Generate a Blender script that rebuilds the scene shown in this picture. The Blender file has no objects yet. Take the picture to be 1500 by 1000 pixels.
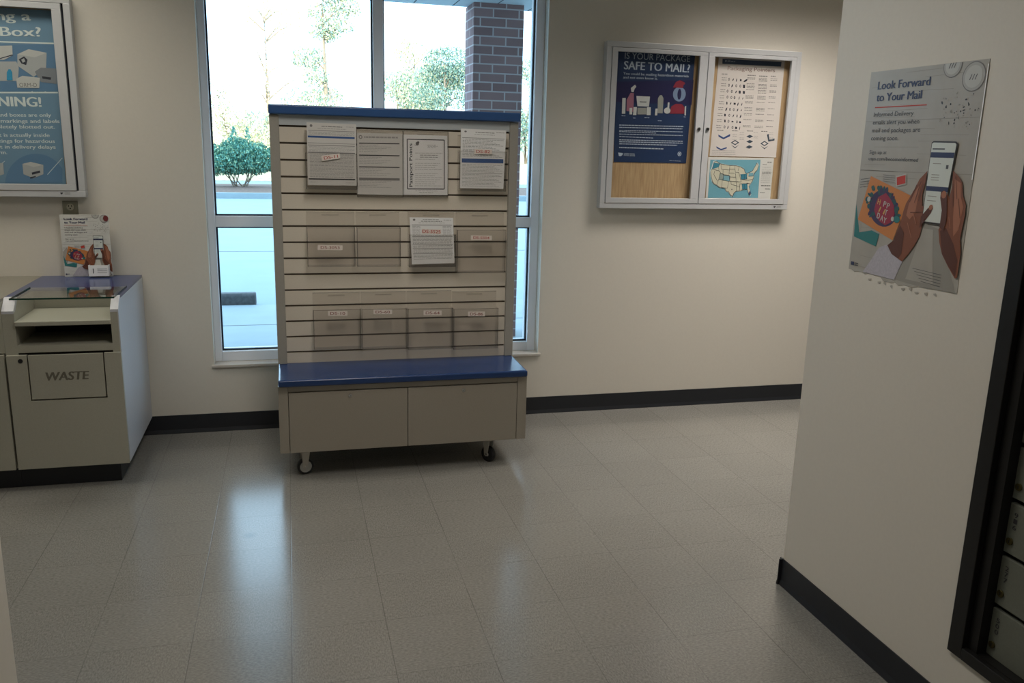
import bpy, math, random
from mathutils import Vector, Matrix, Euler
random.seed(7)
C = bpy.context.scene.collection
sc = bpy.context.scene
PI = math.pi

# ------------------------------------------------------------------ camera
FPX = 1238.085                      # focal length in pixels of the 1500 px wide frame
CAM_LOC = Vector((0.95183, -3.47458, 1.55521))
CAM_ROT = Euler((1.34352, -0.025695, -0.253175), 'XYZ')
cd = bpy.data.cameras.new('camera')
cam = bpy.data.objects.new('camera', cd)
C.objects.link(cam)
cam.location = CAM_LOC
cam.rotation_euler = CAM_ROT
cd.sensor_width = 36.0
cd.lens = 36.0 * FPX / 1500.0
cd.clip_start = 0.02
cd.clip_end = 400
sc.camera = cam
CAM_M = CAM_ROT.to_matrix()

def hit(px, py, axis, val):
    """point where the sight line through a measured image point meets a real plane"""
    d = CAM_M @ Vector(((px - 750) / FPX, (500 - py) / FPX, -1.0))
    t = (val - CAM_LOC[axis]) / d[axis]
    return CAM_LOC + d * t

# ------------------------------------------------------------------ sky, sun, exposure
w = bpy.data.worlds.new('sky')
sc.world = w
w.use_nodes = True
bg = w.node_tree.nodes['Background']
bg.inputs[0].default_value = (0.53, 0.78, 1.0, 1)
bg.inputs[1].default_value = 4.6
sc.view_settings.view_transform = 'Standard'
sc.view_settings.look = 'None'
sc.view_settings.exposure = 0.0
sc.view_settings.gamma = 1.0
sc.view_settings.use_curve_mapping = False

sl = bpy.data.lights.new('sun', 'SUN')
sl.energy = 9.0
sl.angle = 0.01
sl.color = (1.0, 0.90, 0.70)
sun = bpy.data.objects.new('sun', sl)
C.objects.link(sun)
sun.location = (-10, -30, 12)
sun.rotation_euler = Vector((0.28, 1.0, -0.18)).to_track_quat('-Z', 'Y').to_euler()

CEIL = 2.80
LAMPS = [  # x, y, watts, spread, colour, along-x
    (3.75, 0.42, 27, 104, (1.0, 0.92, 0.84), True),
    (-0.45, 0.50, 11, 125, (1.0, 0.935, 0.81), True),
    (1.30, -0.95, 19, 150, (1.0, 0.93, 0.85), False),
    (1.30, -3.7, 8, 150, (1.0, 0.92, 0.83), False),
]
def area(name, loc, rot, sx, sy, watts, col, spread=180):
    l = bpy.data.lights.new(name, 'AREA')
    l.shape = 'RECTANGLE'
    l.size = sx
    l.size_y = sy
    l.energy = watts
    l.color = col
    l.spread = math.radians(spread)
    o = bpy.data.objects.new(name, l)
    C.objects.link(o)
    o.location = loc
    o.rotation_euler = rot
    return o
for (lx, ly, lw, lsp, lc, ax) in LAMPS:
    area('fluorescent_light', (lx, ly, CEIL - 0.012), (0, 0, 0), 1.12 if ax else 0.52, 0.52 if ax else 1.12, lw, lc, lsp)

# ------------------------------------------------------------------ materials
def lin(c):
    return tuple((v / 12.92 if v <= 0.04045 else ((v + 0.055) / 1.055) ** 2.4) for v in c)

MATS = {}
def mat(name, rgb, rough=0.5, metal=0.0, noise=0.0, nscale=60.0, bump=0.0, spec=0.5):
    """rgb: 0-255 surface colour; noise: fine speckle of the surface itself"""
    if name in MATS:
        return MATS[name]
    m = bpy.data.materials.new(name)
    m.use_nodes = True
    nt = m.node_tree
    b = nt.nodes['Principled BSDF']
    c = lin([v / 255 for v in rgb])
    b.inputs['Base Color'].default_value = (*c, 1)
    b.inputs['Roughness'].default_value = rough
    b.inputs['Metallic'].default_value = metal
    b.inputs['Specular IOR Level'].default_value = spec
    if noise or bump:
        tc = nt.nodes.new('ShaderNodeTexCoord')
        n = nt.nodes.new('ShaderNodeTexNoise')
        n.inputs['Scale'].default_value = nscale
        n.inputs['Detail'].default_value = 3
        nt.links.new(tc.outputs['Object'], n.inputs['Vector'])
        if noise:
            r = nt.nodes.new('ShaderNodeMapRange')
            r.inputs['From Min'].default_value = 0.3
            r.inputs['From Max'].default_value = 0.7
            r.inputs['To Min'].default_value = 1 - noise
            r.inputs['To Max'].default_value = 1 + noise
            nt.links.new(n.outputs['Fac'], r.inputs['Value'])
            v = nt.nodes.new('ShaderNodeVectorMath')
            v.operation = 'SCALE'
            v.inputs[0].default_value = c
            nt.links.new(r.outputs['Result'], v.inputs['Scale'])
            nt.links.new(v.outputs['Vector'], b.inputs['Base Color'])
        if bump:
            bp = nt.nodes.new('ShaderNodeBump')
            bp.inputs['Strength'].default_value = bump
            bp.inputs['Distance'].default_value = 0.004
            nt.links.new(n.outputs['Fac'], bp.inputs['Height'])
            nt.links.new(bp.outputs['Normal'], b.inputs['Normal'])
    MATS[name] = m
    return m

def clear(name, tint, ior=1.45, rough=0.02, haze=0.0):
    """thin clear sheet: see-through with a fresnel reflection"""
    m = bpy.data.materials.new(name)
    m.use_nodes = True
    nt = m.node_tree
    nt.nodes.clear()
    out = nt.nodes.new('ShaderNodeOutputMaterial')
    t = nt.nodes.new('ShaderNodeBsdfTransparent')
    t.inputs[0].default_value = (*tint, 1)
    g = nt.nodes.new('ShaderNodeBsdfGlossy')
    g.inputs['Roughness'].default_value = rough
    g.inputs['Color'].default_value = (0.9, 0.9, 0.9, 1)
    # Schlick reflectance, the same from either side of the sheet
    lw = nt.nodes.new('ShaderNodeLayerWeight')
    lw.inputs['Blend'].default_value = 0.5
    pw = nt.nodes.new('ShaderNodeMath'); pw.operation = 'POWER'; pw.inputs[1].default_value = 5
    r0 = ((ior-1)/(ior+1))**2
    ma = nt.nodes.new('ShaderNodeMath'); ma.operation = 'MULTIPLY_ADD'; ma.inputs[1].default_value = 1-r0; ma.inputs[2].default_value = r0
    nt.links.new(lw.outputs['Facing'], pw.inputs[0]); nt.links.new(pw.outputs[0], ma.inputs[0])
    mx = nt.nodes.new('ShaderNodeMixShader')
    nt.links.new(ma.outputs[0], mx.inputs[0])
    src = t
    if haze:
        d = nt.nodes.new('ShaderNodeBsdfDiffuse')
        d.inputs[0].default_value = (0.45, 0.44, 0.42, 1)
        mh = nt.nodes.new('ShaderNodeMixShader')
        mh.inputs[0].default_value = haze
        nt.links.new(t.outputs[0], mh.inputs[1])
        nt.links.new(d.outputs[0], mh.inputs[2])
        src = mh
    nt.links.new(src.outputs[0], mx.inputs[1])
    nt.links.new(g.outputs[0], mx.inputs[2])
    nt.links.new(mx.outputs[0], out.inputs[0])
    MATS[name] = m
    return m

T = 0.3048
def floor_mat():
    m = bpy.data.materials.new('vinyl_tile')
    m.use_nodes = True
    nt = m.node_tree
    L = nt.links.new
    N = nt.nodes.new
    b = nt.nodes['Principled BSDF']
    tc = N('ShaderNodeTexCoord')
    sep = N('ShaderNodeSeparateXYZ')
    L(tc.outputs['Object'], sep.inputs[0])
    def math_(op, a, bb=None, cc=None):
        n = N('ShaderNodeMath')
        n.operation = op
        for i, v in enumerate((a, bb, cc)):
            if v is None: continue
            if isinstance(v, (int, float)): n.inputs[i].default_value = v
            else: L(v, n.inputs[i])
        return n.outputs[0]
    tx = math_('DIVIDE', sep.outputs[0], T)
    ty = math_('DIVIDE', sep.outputs[1], T)
    ds, cells = [], []
    for t in (tx, ty):
        fr = math_('FRACT', math_('ADD', t, 100.0))
        ds.append(math_('MINIMUM', fr, math_('SUBTRACT', 1.0, fr)))
        cells.append(math_('FLOOR', math_('ADD', t, 100.0)))
    dmin = math_('MINIMUM', ds[0], math_('ADD', ds[1], 0.0015))
    jmr = N('ShaderNodeMapRange'); jmr.inputs['From Min'].default_value = 0.0025; jmr.inputs['From Max'].default_value = 0.0065
    jmr.inputs['To Min'].default_value = 1.0; jmr.inputs['To Max'].default_value = 0.0
    L(dmin, jmr.inputs['Value'])
    jmax = jmr.outputs['Result']
    jn = N('ShaderNodeTexNoise'); jn.inputs['Scale'].default_value = 2.2
    L(tc.outputs['Object'], jn.inputs['Vector'])
    jr = N('ShaderNodeMapRange'); jr.inputs['From Min'].default_value = 0.38; jr.inputs['From Max'].default_value = 0.62
    jr.inputs['To Min'].default_value = 0.45; jr.inputs['To Max'].default_value = 1.0
    L(jn.outputs['Fac'], jr.inputs['Value'])
    jfac = math_('MULTIPLY', jmax, jr.outputs['Result'])
    comb = N('ShaderNodeCombineXYZ'); L(cells[0], comb.inputs[0]); L(cells[1], comb.inputs[1])
    wn = N('ShaderNodeTexWhiteNoise'); wn.noise_dimensions = '2D'; L(comb.outputs[0], wn.inputs['Vector'])
    # chips: streaky mottling that turns a quarter from tile to tile
    par = math_('MODULO', math_('ADD', cells[0], cells[1]), 2.0)
    fl = []
    for sc_ in ((90, 210, 1), (210, 90, 1)):
        mp = N('ShaderNodeMapping'); mp.inputs['Scale'].default_value = sc_; L(tc.outputs['Object'], mp.inputs[0])
        q_ = N('ShaderNodeTexNoise'); q_.inputs['Scale'].default_value = 1.0; q_.inputs['Detail'].default_value = 4; q_.inputs['Roughness'].default_value = 0.6
        L(mp.outputs[0], q_.inputs['Vector']); fl.append(q_)
    spm = N('ShaderNodeMix'); spm.data_type = 'FLOAT'
    L(par, spm.inputs[0]); L(fl[0].outputs['Fac'], spm.inputs[2]); L(fl[1].outputs['Fac'], spm.inputs[3])
    spo = spm.outputs[0]
    big = N('ShaderNodeTexNoise'); big.inputs['Scale'].default_value = 1.6; big.inputs['Detail'].default_value = 3
    L(tc.outputs['Object'], big.inputs['Vector'])
    ramp = N('ShaderNodeValToRGB')
    ramp.color_ramp.elements[0].position = 0.36
    ramp.color_ramp.elements[0].color = (*lin((0.455, 0.452, 0.43)), 1)
    ramp.color_ramp.elements[1].position = 0.68
    ramp.color_ramp.elements[1].color = (*lin((0.565, 0.558, 0.535)), 1)
    L(spo, ramp.inputs[0])
    v1 = math_('ADD', 0.975, math_('MULTIPLY', wn.outputs['Value'], 0.05))
    v2 = math_('MULTIPLY', v1, math_('ADD', 0.86, math_('MULTIPLY', big.outputs['Fac'], 0.26)))
    # scuffed brown patch near the waste counter
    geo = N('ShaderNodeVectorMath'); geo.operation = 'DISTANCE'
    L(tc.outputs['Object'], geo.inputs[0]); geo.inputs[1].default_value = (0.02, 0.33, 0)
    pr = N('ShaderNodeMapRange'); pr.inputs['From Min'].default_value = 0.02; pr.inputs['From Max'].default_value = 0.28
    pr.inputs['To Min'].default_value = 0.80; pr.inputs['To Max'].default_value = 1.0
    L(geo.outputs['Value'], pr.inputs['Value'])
    geo2 = N('ShaderNodeVectorMath'); geo2.operation = 'DISTANCE'
    L(tc.outputs['Object'], geo2.inputs[0]); p2 = hit(366, 784, 2, 0.0); geo2.inputs[1].default_value = (p2.x, p2.y, 0)
    pr2 = N('ShaderNodeMapRange'); pr2.inputs['From Min'].default_value = 0.006; pr2.inputs['From Max'].default_value = 0.035
    pr2.inputs['To Min'].default_value = 0.6; pr2.inputs['To Max'].default_value = 1.0
    L(geo2.outputs['Value'], pr2.inputs['Value'])
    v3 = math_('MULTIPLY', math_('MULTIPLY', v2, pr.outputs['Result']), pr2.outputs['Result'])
    v4 = math_('MULTIPLY', v3, math_('SUBTRACT', 1.0, math_('MULTIPLY', jfac, 0.38)))
    sca = N('ShaderNodeVectorMath'); sca.operation = 'SCALE'
    L(ramp.outputs[0], sca.inputs[0]); L(v4, sca.inputs['Scale'])
    L(sca.outputs[0], b.inputs['Base Color'])
    rr = N('ShaderNodeMapRange'); rr.inputs['To Min'].default_value = 0.165; rr.inputs['To Max'].default_value = 0.225
    L(big.outputs['Fac'], rr.inputs['Value'])
    L(rr.outputs['Result'], b.inputs['Roughness'])
    b.inputs['Specular IOR Level'].default_value = 0.8
    bp = N('ShaderNodeBump'); bp.inputs['Strength'].default_value = 0.10; bp.inputs['Distance'].default_value = 0.002
    L(math_('SUBTRACT', math_('MULTIPLY', spo, 0.5), jfac), bp.inputs['Height'])
    L(bp.outputs[0], b.inputs['Normal'])
    return m

def brick_mat(x0):
    m = bpy.data.materials.new('brick')
    m.use_nodes = True
    nt = m.node_tree
    L = nt.links.new
    N = nt.nodes.new
    b = nt.nodes['Principled BSDF']
    tc = N('ShaderNodeTexCoord')
    sep = N('ShaderNodeSeparateXYZ'); L(tc.outputs['Object'], sep.inputs[0])
    ad = N('ShaderNodeMath'); ad.operation = 'ADD'; L(sep.outputs[0], ad.inputs[0]); L(sep.outputs[1], ad.inputs[1])
    cb = N('ShaderNodeCombineXYZ'); L(ad.outputs[0], cb.inputs[0]); L(sep.outputs[2], cb.inputs[1])
    off = N('ShaderNodeVectorMath'); off.operation = 'ADD'; off.inputs[1].default_value = (x0, 0.0, 0); L(cb.outputs[0], off.inputs[0])
    br = N('ShaderNodeTexBrick')
    br.offset = 0.5
    br.inputs['Scale'].default_value = 1.0
    br.inputs['Brick Width'].default_value = 0.2032
    br.inputs['Row Height'].default_value = 0.0677
    br.inputs['Mortar Size'].default_value = 0.0055
    br.inputs['Mortar Smooth'].default_value = 0.1
    br.inputs['Color1'].default_value = (*lin((0.58, 0.46, 0.455)), 1)
    br.inputs['Color2'].default_value = (*lin((0.51, 0.40, 0.40)), 1)
    br.inputs['Mortar'].default_value = (*lin((0.72, 0.67, 0.67)), 1)
    L(off.outputs[0], br.inputs['Vector'])
    L(br.outputs['Color'], b.inputs['Base Color'])
    b.inputs['Roughness'].default_value = 0.9
    bp = N('ShaderNodeBump'); bp.invert = True; bp.inputs['Strength'].default_value = 0.6; bp.inputs['Distance'].default_value = 0.006
    L(br.outputs['Fac'], bp.inputs['Height']); L(bp.outputs[0], b.inputs['Normal'])
    return m

def wood_mat():
    m = bpy.data.materials.new('oak_backing')
    m.use_nodes = True
    nt = m.node_tree
    b = nt.nodes['Principled BSDF']
    tc = nt.nodes.new('ShaderNodeTexCoord')
    mp = nt.nodes.new('ShaderNodeMapping'); mp.inputs['Scale'].default_value = (70, 1, 5)
    n = nt.nodes.new('ShaderNodeTexNoise'); n.inputs['Scale'].default_value = 1.6; n.inputs['Detail'].default_value = 4
    r = nt.nodes.new('ShaderNodeValToRGB')
    r.color_ramp.elements[0].position = 0.3; r.color_ramp.elements[0].color = (*lin((0.68, 0.55, 0.40)), 1)
    r.color_ramp.elements[1].position = 0.7; r.color_ramp.elements[1].color = (*lin((0.79, 0.67, 0.51)), 1)
    nt.links.new(tc.outputs['Object'], mp.inputs[0]); nt.links.new(mp.outputs[0], n.inputs['Vector'])
    nt.links.new(n.outputs['Fac'], r.inputs[0]); nt.links.new(r.outputs[0], b.inputs['Base Color'])
    b.inputs['Roughness'].default_value = 0.6
    return m

WALL = mat('painted_wall', (210, 205, 194), 0.6, noise=0.012, nscale=90, bump=0.05)
CEILM = mat('ceiling_tile', (216, 212, 202), 0.9, noise=0.03, nscale=120)
BASE = mat('black_vinyl_base', (28, 31, 37), 0.5)
ALU = mat('satin_aluminium', (196, 198, 200), 0.42, metal=0.2, noise=0.01)
ALU_W = mat('window_aluminium', (236, 239, 246), 0.4)
GASKET_AND_SHADE = mat('gasket_and_joint_shade', (22, 30, 44), 0.6)  # rubber of the window seals; also paints shade in the case joints
SILL = mat('sill_marble', (196, 190, 182), 0.35, noise=0.06, nscale=9)
GREIGE = mat('greige_laminate', (150, 143, 131), 0.45, noise=0.035, nscale=230)
GREIGE_L = mat('counter_laminate', (168, 166, 152), 0.4, noise=0.035, nscale=230)
LIT_L = mat('counter_laminate_lit', (196, 198, 204), 0.42, noise=0.03, nscale=230)  # counter laminate with bluish window and ceiling light painted in
SLAT = mat('slatwall_laminate', (222, 213, 197), 0.42, noise=0.02, nscale=150)
GROOVE_SHADE = mat('slat_groove_shade', (92, 80, 68), 0.6)  # brown tone adds painted shade to the recessed grooves
POST = mat('grey_metal_post', (160, 157, 148), 0.45, noise=0.03, nscale=200)
HEAD = mat('header_rail_metal', (190, 196, 198), 0.4)
BLUE = mat('blue_laminate', (32, 58, 104), 0.26)
BLUE_T = mat('blue_cap_laminate', (50, 88, 142), 0.3)
BLUE_C = mat('blue_counter_laminate', (42, 58, 104), 0.22)
DARK = mat('interior_shade', (18, 17, 18), 0.8)  # near-black that paints the shade inside slots, gaps and holes
BLACK = mat('black_metal_frame', (9, 8, 8), 0.5)
CHROME = mat('chrome', (200, 200, 200), 0.2, metal=1.0)
TYRE = mat('black_rubber', (20, 20, 22), 0.5)
WHEELG = mat('grey_wheel', (170, 168, 162), 0.45)
FORK = mat('zinc_fork', (184, 180, 170), 0.35, metal=0.3)
PAPER = mat('paper_white', (240, 240, 239), 0.7)
PAPER_G = mat('paper_newsprint', (214, 212, 207), 0.7)
INK = mat('ink_black', (44, 44, 48), 0.6)
INK_G = mat('ink_grey', (128, 126, 124), 0.6)
INK_L = mat('ink_light_grey', (164, 162, 160), 0.6)
INK_R = mat('ink_red', (186, 62, 52), 0.6)
STICKER = mat('sticker_white', (232, 222, 212), 0.55)
BOXDOOR = mat('mailbox_door_metal', (104, 108, 98), 0.5, metal=0.1, noise=0.05, nscale=160)
BRASS = mat('dull_brass_lock', (74, 68, 36), 0.4, metal=0.6)
GLASS = clear('window_glass', (0.90, 0.955, 0.97))
CASEGLASS = clear('case_glass', (0.93, 0.95, 0.95))
TOPGLASS = clear('counter_glass', (0.975, 0.99, 0.98), 1.5)
GLASSEDGE = mat('glass_edge_green', (24, 60, 50), 0.15)
ACRYL = clear('clear_acrylic', (0.985, 0.98, 0.975), 1.35, 0.08, haze=0.015)
ACRYL_E = clear('acrylic_edge', (0.93, 0.925, 0.915), 1.6, 0.1, haze=0.08)

# ------------------------------------------------------------------ building helpers
class MB:
    def __init__(self):
        self.v, self.f, self.m, self.s = [], [], [], []
        self.mats = []
    def mi(self, m):
        if m not in self.mats: self.mats.append(m)
        return self.mats.index(m)
    def add(self, vs, fs, m, smooth=False):
        o = len(self.v)
        self.v += [tuple(p) for p in vs]
        k = self.mi(m)
        for f in fs:
            self.f.append([i + o for i in f])
            self.m.append(k)
            self.s.append(smooth)
    def box(self, x0, x1, y0, y1, z0, z1, m, mx=None):
        vs = [Vector(p) for p in ((x0,y0,z0),(x1,y0,z0),(x1,y1,z0),(x0,y1,z0),(x0,y0,z1),(x1,y0,z1),(x1,y1,z1),(x0,y1,z1))]
        if mx: vs = [mx @ p for p in vs]
        self.add(vs, [(0,3,2,1),(4,5,6,7),(0,1,5,4),(1,2,6,5),(2,3,7,6),(3,0,4,7)], m)
    def prism(self, pts, axis, a, b, m, smooth=False):
        """pts: 2D outline in the two other axes (counter-clockwise), extruded along axis"""
        def mk(p, t):
            if axis == 0: return (t, p[0], p[1])
            if axis == 1: return (p[0], t, p[1])
            return (p[0], p[1], t)
        n = len(pts)
        vs = [mk(p, a) for p in pts] + [mk(p, b) for p in pts]
        self.add(vs, [tuple(range(n))[::-1], tuple(range(n, 2*n))], m)
        o = len(self.v) - 2*n
        k = self.mi(m)
        for i in range(n):
            j = (i+1) % n
            self.f.append([o+i, o+j, o+n+j, o+n+i]); self.m.append(k); self.s.append(smooth)
    def cyl(self, c, r, h, m, axis=Vector((0,0,1)), n=20, r2=None, smooth=True):
        """cylinder from c along axis, length h"""
        r2 = r if r2 is None else r2
        q = Vector(axis).normalized().to_track_quat('Z', 'Y')
        c = Vector(c)
        vs = [c + q @ Vector((r*math.cos(2*PI*i/n), r*math.sin(2*PI*i/n), 0)) for i in range(n)]
        vs += [c + q @ Vector((r2*math.cos(2*PI*i/n), r2*math.sin(2*PI*i/n), h)) for i in range(n)]
        o = len(self.v)
        self.add(vs, [tuple(range(n))[::-1], tuple(range(n, 2*n))], m)
        k = self.mi(m)
        for i in range(n):
            j = (i+1) % n
            self.f.append([o+i, o+j, o+n+j, o+n+i]); self.m.append(k); self.s.append(smooth)
    def tube(self, pts, r0, r1, m, n=7):
        """tapering limb through the points"""
        o = len(self.v); k = self.mi(m); L_ = len(pts)
        for i, p in enumerate(pts):
            a = pts[max(i-1, 0)]; b = pts[min(i+1, L_-1)]
            q = (Vector(b)-Vector(a)).normalized().to_track_quat('Z', 'Y')
            r = r0 + (r1-r0)*i/(L_-1)
            for j in range(n):
                self.v.append(tuple(Vector(p) + q @ Vector((r*math.cos(2*PI*j/n), r*math.sin(2*PI*j/n), 0))))
        for i in range(L_-1):
            for j in range(n):
                jj = (j+1) % n
                self.f.append([o+i*n+j, o+i*n+jj, o+(i+1)*n+jj, o+(i+1)*n+j]); self.m.append(k); self.s.append(True)
        self.f.append([o+(L_-1)*n+j for j in range(n)]); self.m.append(k); self.s.append(True)
    def build(self, name, parent=None, origin=None, bevel=0.0, segs=2):
        if parent is not None: origin = Vector(parent['_o']) if '_o' in parent else parent.location.copy()
        elif origin is None: origin = Vector((0,0,0))
        origin = Vector(origin)
        me = bpy.data.meshes.new(name)
        me.from_pydata([tuple(Vector(p) - origin) for p in self.v], [], self.f)
        for m in self.mats: me.materials.append(m)
        me.polygons.foreach_set('material_index', self.m)
        me.polygons.foreach_set('use_smooth', self.s)
        me.update()
        o = bpy.data.objects.new(name, me)
        C.objects.link(o)
        if parent is None: o.location = origin
        else: o.parent = parent
        if bevel:
            b = o.modifiers.new('bevel', 'BEVEL')
            b.width = bevel; b.segments = segs; b.limit_method = 'ANGLE'; b.angle_limit = math.radians(40)
        ORIG[o.name] = origin
        return o
ORIG = {}

def tag(o, label=None, cat=None, group=None, kind=None):
    if label: o['label'] = label
    if cat: o['category'] = cat
    if group: o['group'] = group
    if kind: o['kind'] = kind
    return o

def empty(name, loc, label, cat, group=None):
    o = bpy.data.objects.new(name, None)
    C.objects.link(o)
    o.empty_display_size = 0.1
    o.location = loc
    return tag(o, label, cat, group)

class Sub:
    """lets a part's child reuse the thing's origin (parts sit at local zero)"""
def sub(mb, name, part, thing, bevel=0.0):
    """build a sub-part under a part; both live in the thing's local space"""
    o = mb.build(name, None, origin=ORIG[part.name], bevel=bevel)
    o.location = (0, 0, 0)
    o.parent = part
    return o

def struct(mb, name, bevel=0.0):
    return tag(mb.build(name, bevel=bevel), kind='structure')

def _text_polys(s, bold):
    cu = bpy.data.curves.new('lettering', 'FONT')
    cu.body = s
    cu.size = 1.0
    cu.resolution_u = 3
    cu.offset = bold
    o = bpy.data.objects.new('lettering', cu)
    me = o.to_mesh()
    vs = [(v.co.x, v.co.y) for v in me.vertices]
    fs = [tuple(p.vertices) for p in me.polygons]
    o.to_mesh_clear()
    bpy.data.objects.remove(o)
    bpy.data.curves.remove(cu)
    return vs, fs
_h = _text_polys('H', 0)[0]
CAPH = max(v[1] for v in _h) - min(v[1] for v in _h)

class Sheet:
    """a flat printed thing on a real plane. axis 1: faces -y (u = +x); axis 0: faces -x (u = -y)"""
    def __init__(self, axis, val, thick=0.0008):
        self.axis, self.val, self.mb = axis, val, MB()
        self.thick = thick
        self.n = Vector((0,-1,0)) if axis == 1 else Vector((-1,0,0))
        self.flip = False
    def P(self, px, py): return hit(px, py, self.axis, self.val)
    def off(self, layer): return self.n * (0.00035 * layer)
    def L(self, u, v):
        """local metres to world"""
        if self.axis == 1: return Vector((u, self.val, v))
        return Vector((self.val, -u, v))
    def base(self, pts, m):
        """body of the sheet: outline with its real thickness behind the plane"""
        n = len(pts)
        vs = [Vector(p) for p in pts] + [Vector(p) - self.n*self.thick for p in pts]
        fs = [tuple(range(n)), tuple(range(n, 2*n))[::-1]]
        for i in range(n):
            j = (i+1) % n
            fs.append((i, i+n, j+n, j))
        self.mb.add(vs, fs, m)
    def poly(self, pts, m, layer=1):
        pts = [Vector(p) + self.off(layer) for p in pts]
        self.mb.add(pts, [tuple(range(len(pts)))], m)
    def ppoly(self, pix, m, layer=1): self.poly([self.P(*p) for p in pix], m, layer)
    def line(self, a, b, wid, m, layer=1):
        a, b = Vector(a), Vector(b)
        d = (b-a)
        if d.length < 1e-6: return
        s = d.normalized().cross(self.n) * wid/2
        self.poly([a-s, b-s, b+s, a+s], m, layer)
    def pline(self, a, b, wid, m, layer=1): self.line(self.P(*a), self.P(*b), wid, m, layer)
    def ell(self, c, ru, rv, m, layer=1, n=20, rot=0):
        c = Vector(c)
        U = Vector((1,0,0)) if self.axis == 1 else Vector((0,-1,0))
        V = Vector((0,0,1))
        pts = []
        for i in range(n):
            a, b = ru*math.cos(2*PI*i/n), rv*math.sin(2*PI*i/n)
            pts.append(c + U*(a*math.cos(rot)-b*math.sin(rot)) + V*(a*math.sin(rot)+b*math.cos(rot)))
        self.poly(pts, m, layer)
    def text(self, s, a, b, cap, m, layer=1, bold=0.0, slant=0.0):
        """lettering whose baseline runs from a to b (world), cap height in metres; bold thickens the strokes"""
        if bold > 0.004:
            d = (Vector(b) - Vector(a)).normalized() * (bold * cap * 1.6)
            for k, t in enumerate((-1, -0.33, 0.33, 1)):
                self.text(s, Vector(a) + d*t, Vector(b) + d*t, cap, m, layer + 0.12*k, 0.0, slant)
            return
        vs, fs = _text_polys(s, 0.0)
        if not vs: return
        x0 = min(v[0] for v in vs); x1 = max(v[0] for v in vs)
        a, b = Vector(a), Vector(b)
        U = (b-a); wd = U.length; U.normalize()
        V = -(self.n.cross(U)).normalized()
        if V.z < -0.01 or (abs(V.z) <= 0.01 and V.x > 0): pass
        V = U.cross(-self.n).normalized() if False else self.n.cross(U).normalized()
        sx = wd/(x1-x0); sy = cap/CAPH
        out = [a + U*((v[0]-x0)*sx + slant*v[1]*sy) + V*(v[1]*sy) + self.off(layer) for v in vs]
        self.mb.add(out, fs, m)
    def ptext(self, s, a, b, cap_px, m, layer=1, bold=0.0, slant=0.0):
        A, B = self.P(*a), self.P(*b)
        cap = (self.P(a[0], a[1]-cap_px) - A).length
        self.text(s, A, B, cap, m, layer, bold, slant)
    def scribble(self, a, b, m, wid=0.0012, layer=1, words=True, seed=0):
        """a line of print too small to read: word-length dashes"""
        rnd = random.Random(seed + int(a[0]*13 + a[1]*7))
        A, B = self.P(*a), self.P(*b)
        L_ = (B-A).length; t = 0.0
        while t < L_:
            wl = rnd.uniform(0.006, 0.02)
            e = min(t+wl, L_)
            self.line(A.lerp(B, t/L_), A.lerp(B, e/L_), wid, m, layer)
            t = e + 0.0028
    def done(self, name, label, cat, group=None, parent=None):
        o = self.mb.build(name, parent, origin=self.mb.v[0] if parent is None else None)
        if label: tag(o, label, cat, group)
        return o

# ------------------------------------------------------------------ room shell
YW = 1.162          # inner face of the window wall
XL, XR, YB = -1.75, 5.4, -5.6
WX0, WX1, WZ0, WZ1 = 0.535, 2.340, 0.372, 2.62
YO = 1.40           # outer face

m = MB(); m.box(XL-0.2, XR+0.2, YB-0.2, YO-0.02, -0.12, 0.0, floor_mat()); struct(m, 'floor')
m = MB(); m.box(XL-0.2, XR+0.2, YB-0.2, YO, CEIL, CEIL+0.12, CEILM)
for i in range(13): m.box(XL + i*0.61 - 0.012, XL + i*0.61 + 0.012, YB, YW, CEIL-0.004, CEIL+0.001, ALU)
for i in range(6): m.box(XL, XR, YW - 0.6 - i*1.22 - 0.012, YW - 0.6 - i*1.22 + 0.012, CEIL-0.004, CEIL+0.001, ALU)
struct(m, 'ceiling')
m = MB()
m.box(XL-0.2, WX0, YW, YO, 0, CEIL, WALL)
m.box(WX1, XR+0.2, YW, YO, 0, CEIL, WALL)
m.box(WX0, WX1, YW, YO, 0, WZ0, WALL)
m.box(WX0, WX1, YW, YO, WZ1, CEIL, WALL)
struct(m, 'wall_back')
m = MB(); m.box(XL-0.2, XL, YB-0.2, YW, 0, CEIL, WALL); struct(m, 'wall_left')
m = MB(); m.box(XR, XR+0.2, YB-0.2, YW, 0, CEIL, WALL); struct(m, 'wall_right')
m = MB(); m.box(XL, XR, YB-0.2, YB, 0, CEIL, WALL); struct(m, 'wall_front')

# partition with the mailbox opening
PX = 2.670; PY = -0.975; PX2 = 3.35
MBY0, MBY1, MBZ0, MBZ1 = -3.10, -1.80, 0.262, 1.62    # opening
m = MB()
m.box(PX, PX2, MBY1, PY, 0, CEIL, WALL)
m.box(PX, PX2, YB, MBY0, 0, CEIL, WALL)
m.box(PX, PX2, MBY0, MBY1, 0, MBZ0, WALL)
m.box(PX, PX2, MBY0, MBY1, MBZ1, CEIL, WALL)
struct(m, 'wall_partition')
# stub wall at the camera's left
SX, SY = 0.334, -1.60
m = MB(); m.box(0.02, SX, -1.93, SY, 0, CEIL, WALL); struct(m, 'wall_near', bevel=0.004)

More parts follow.
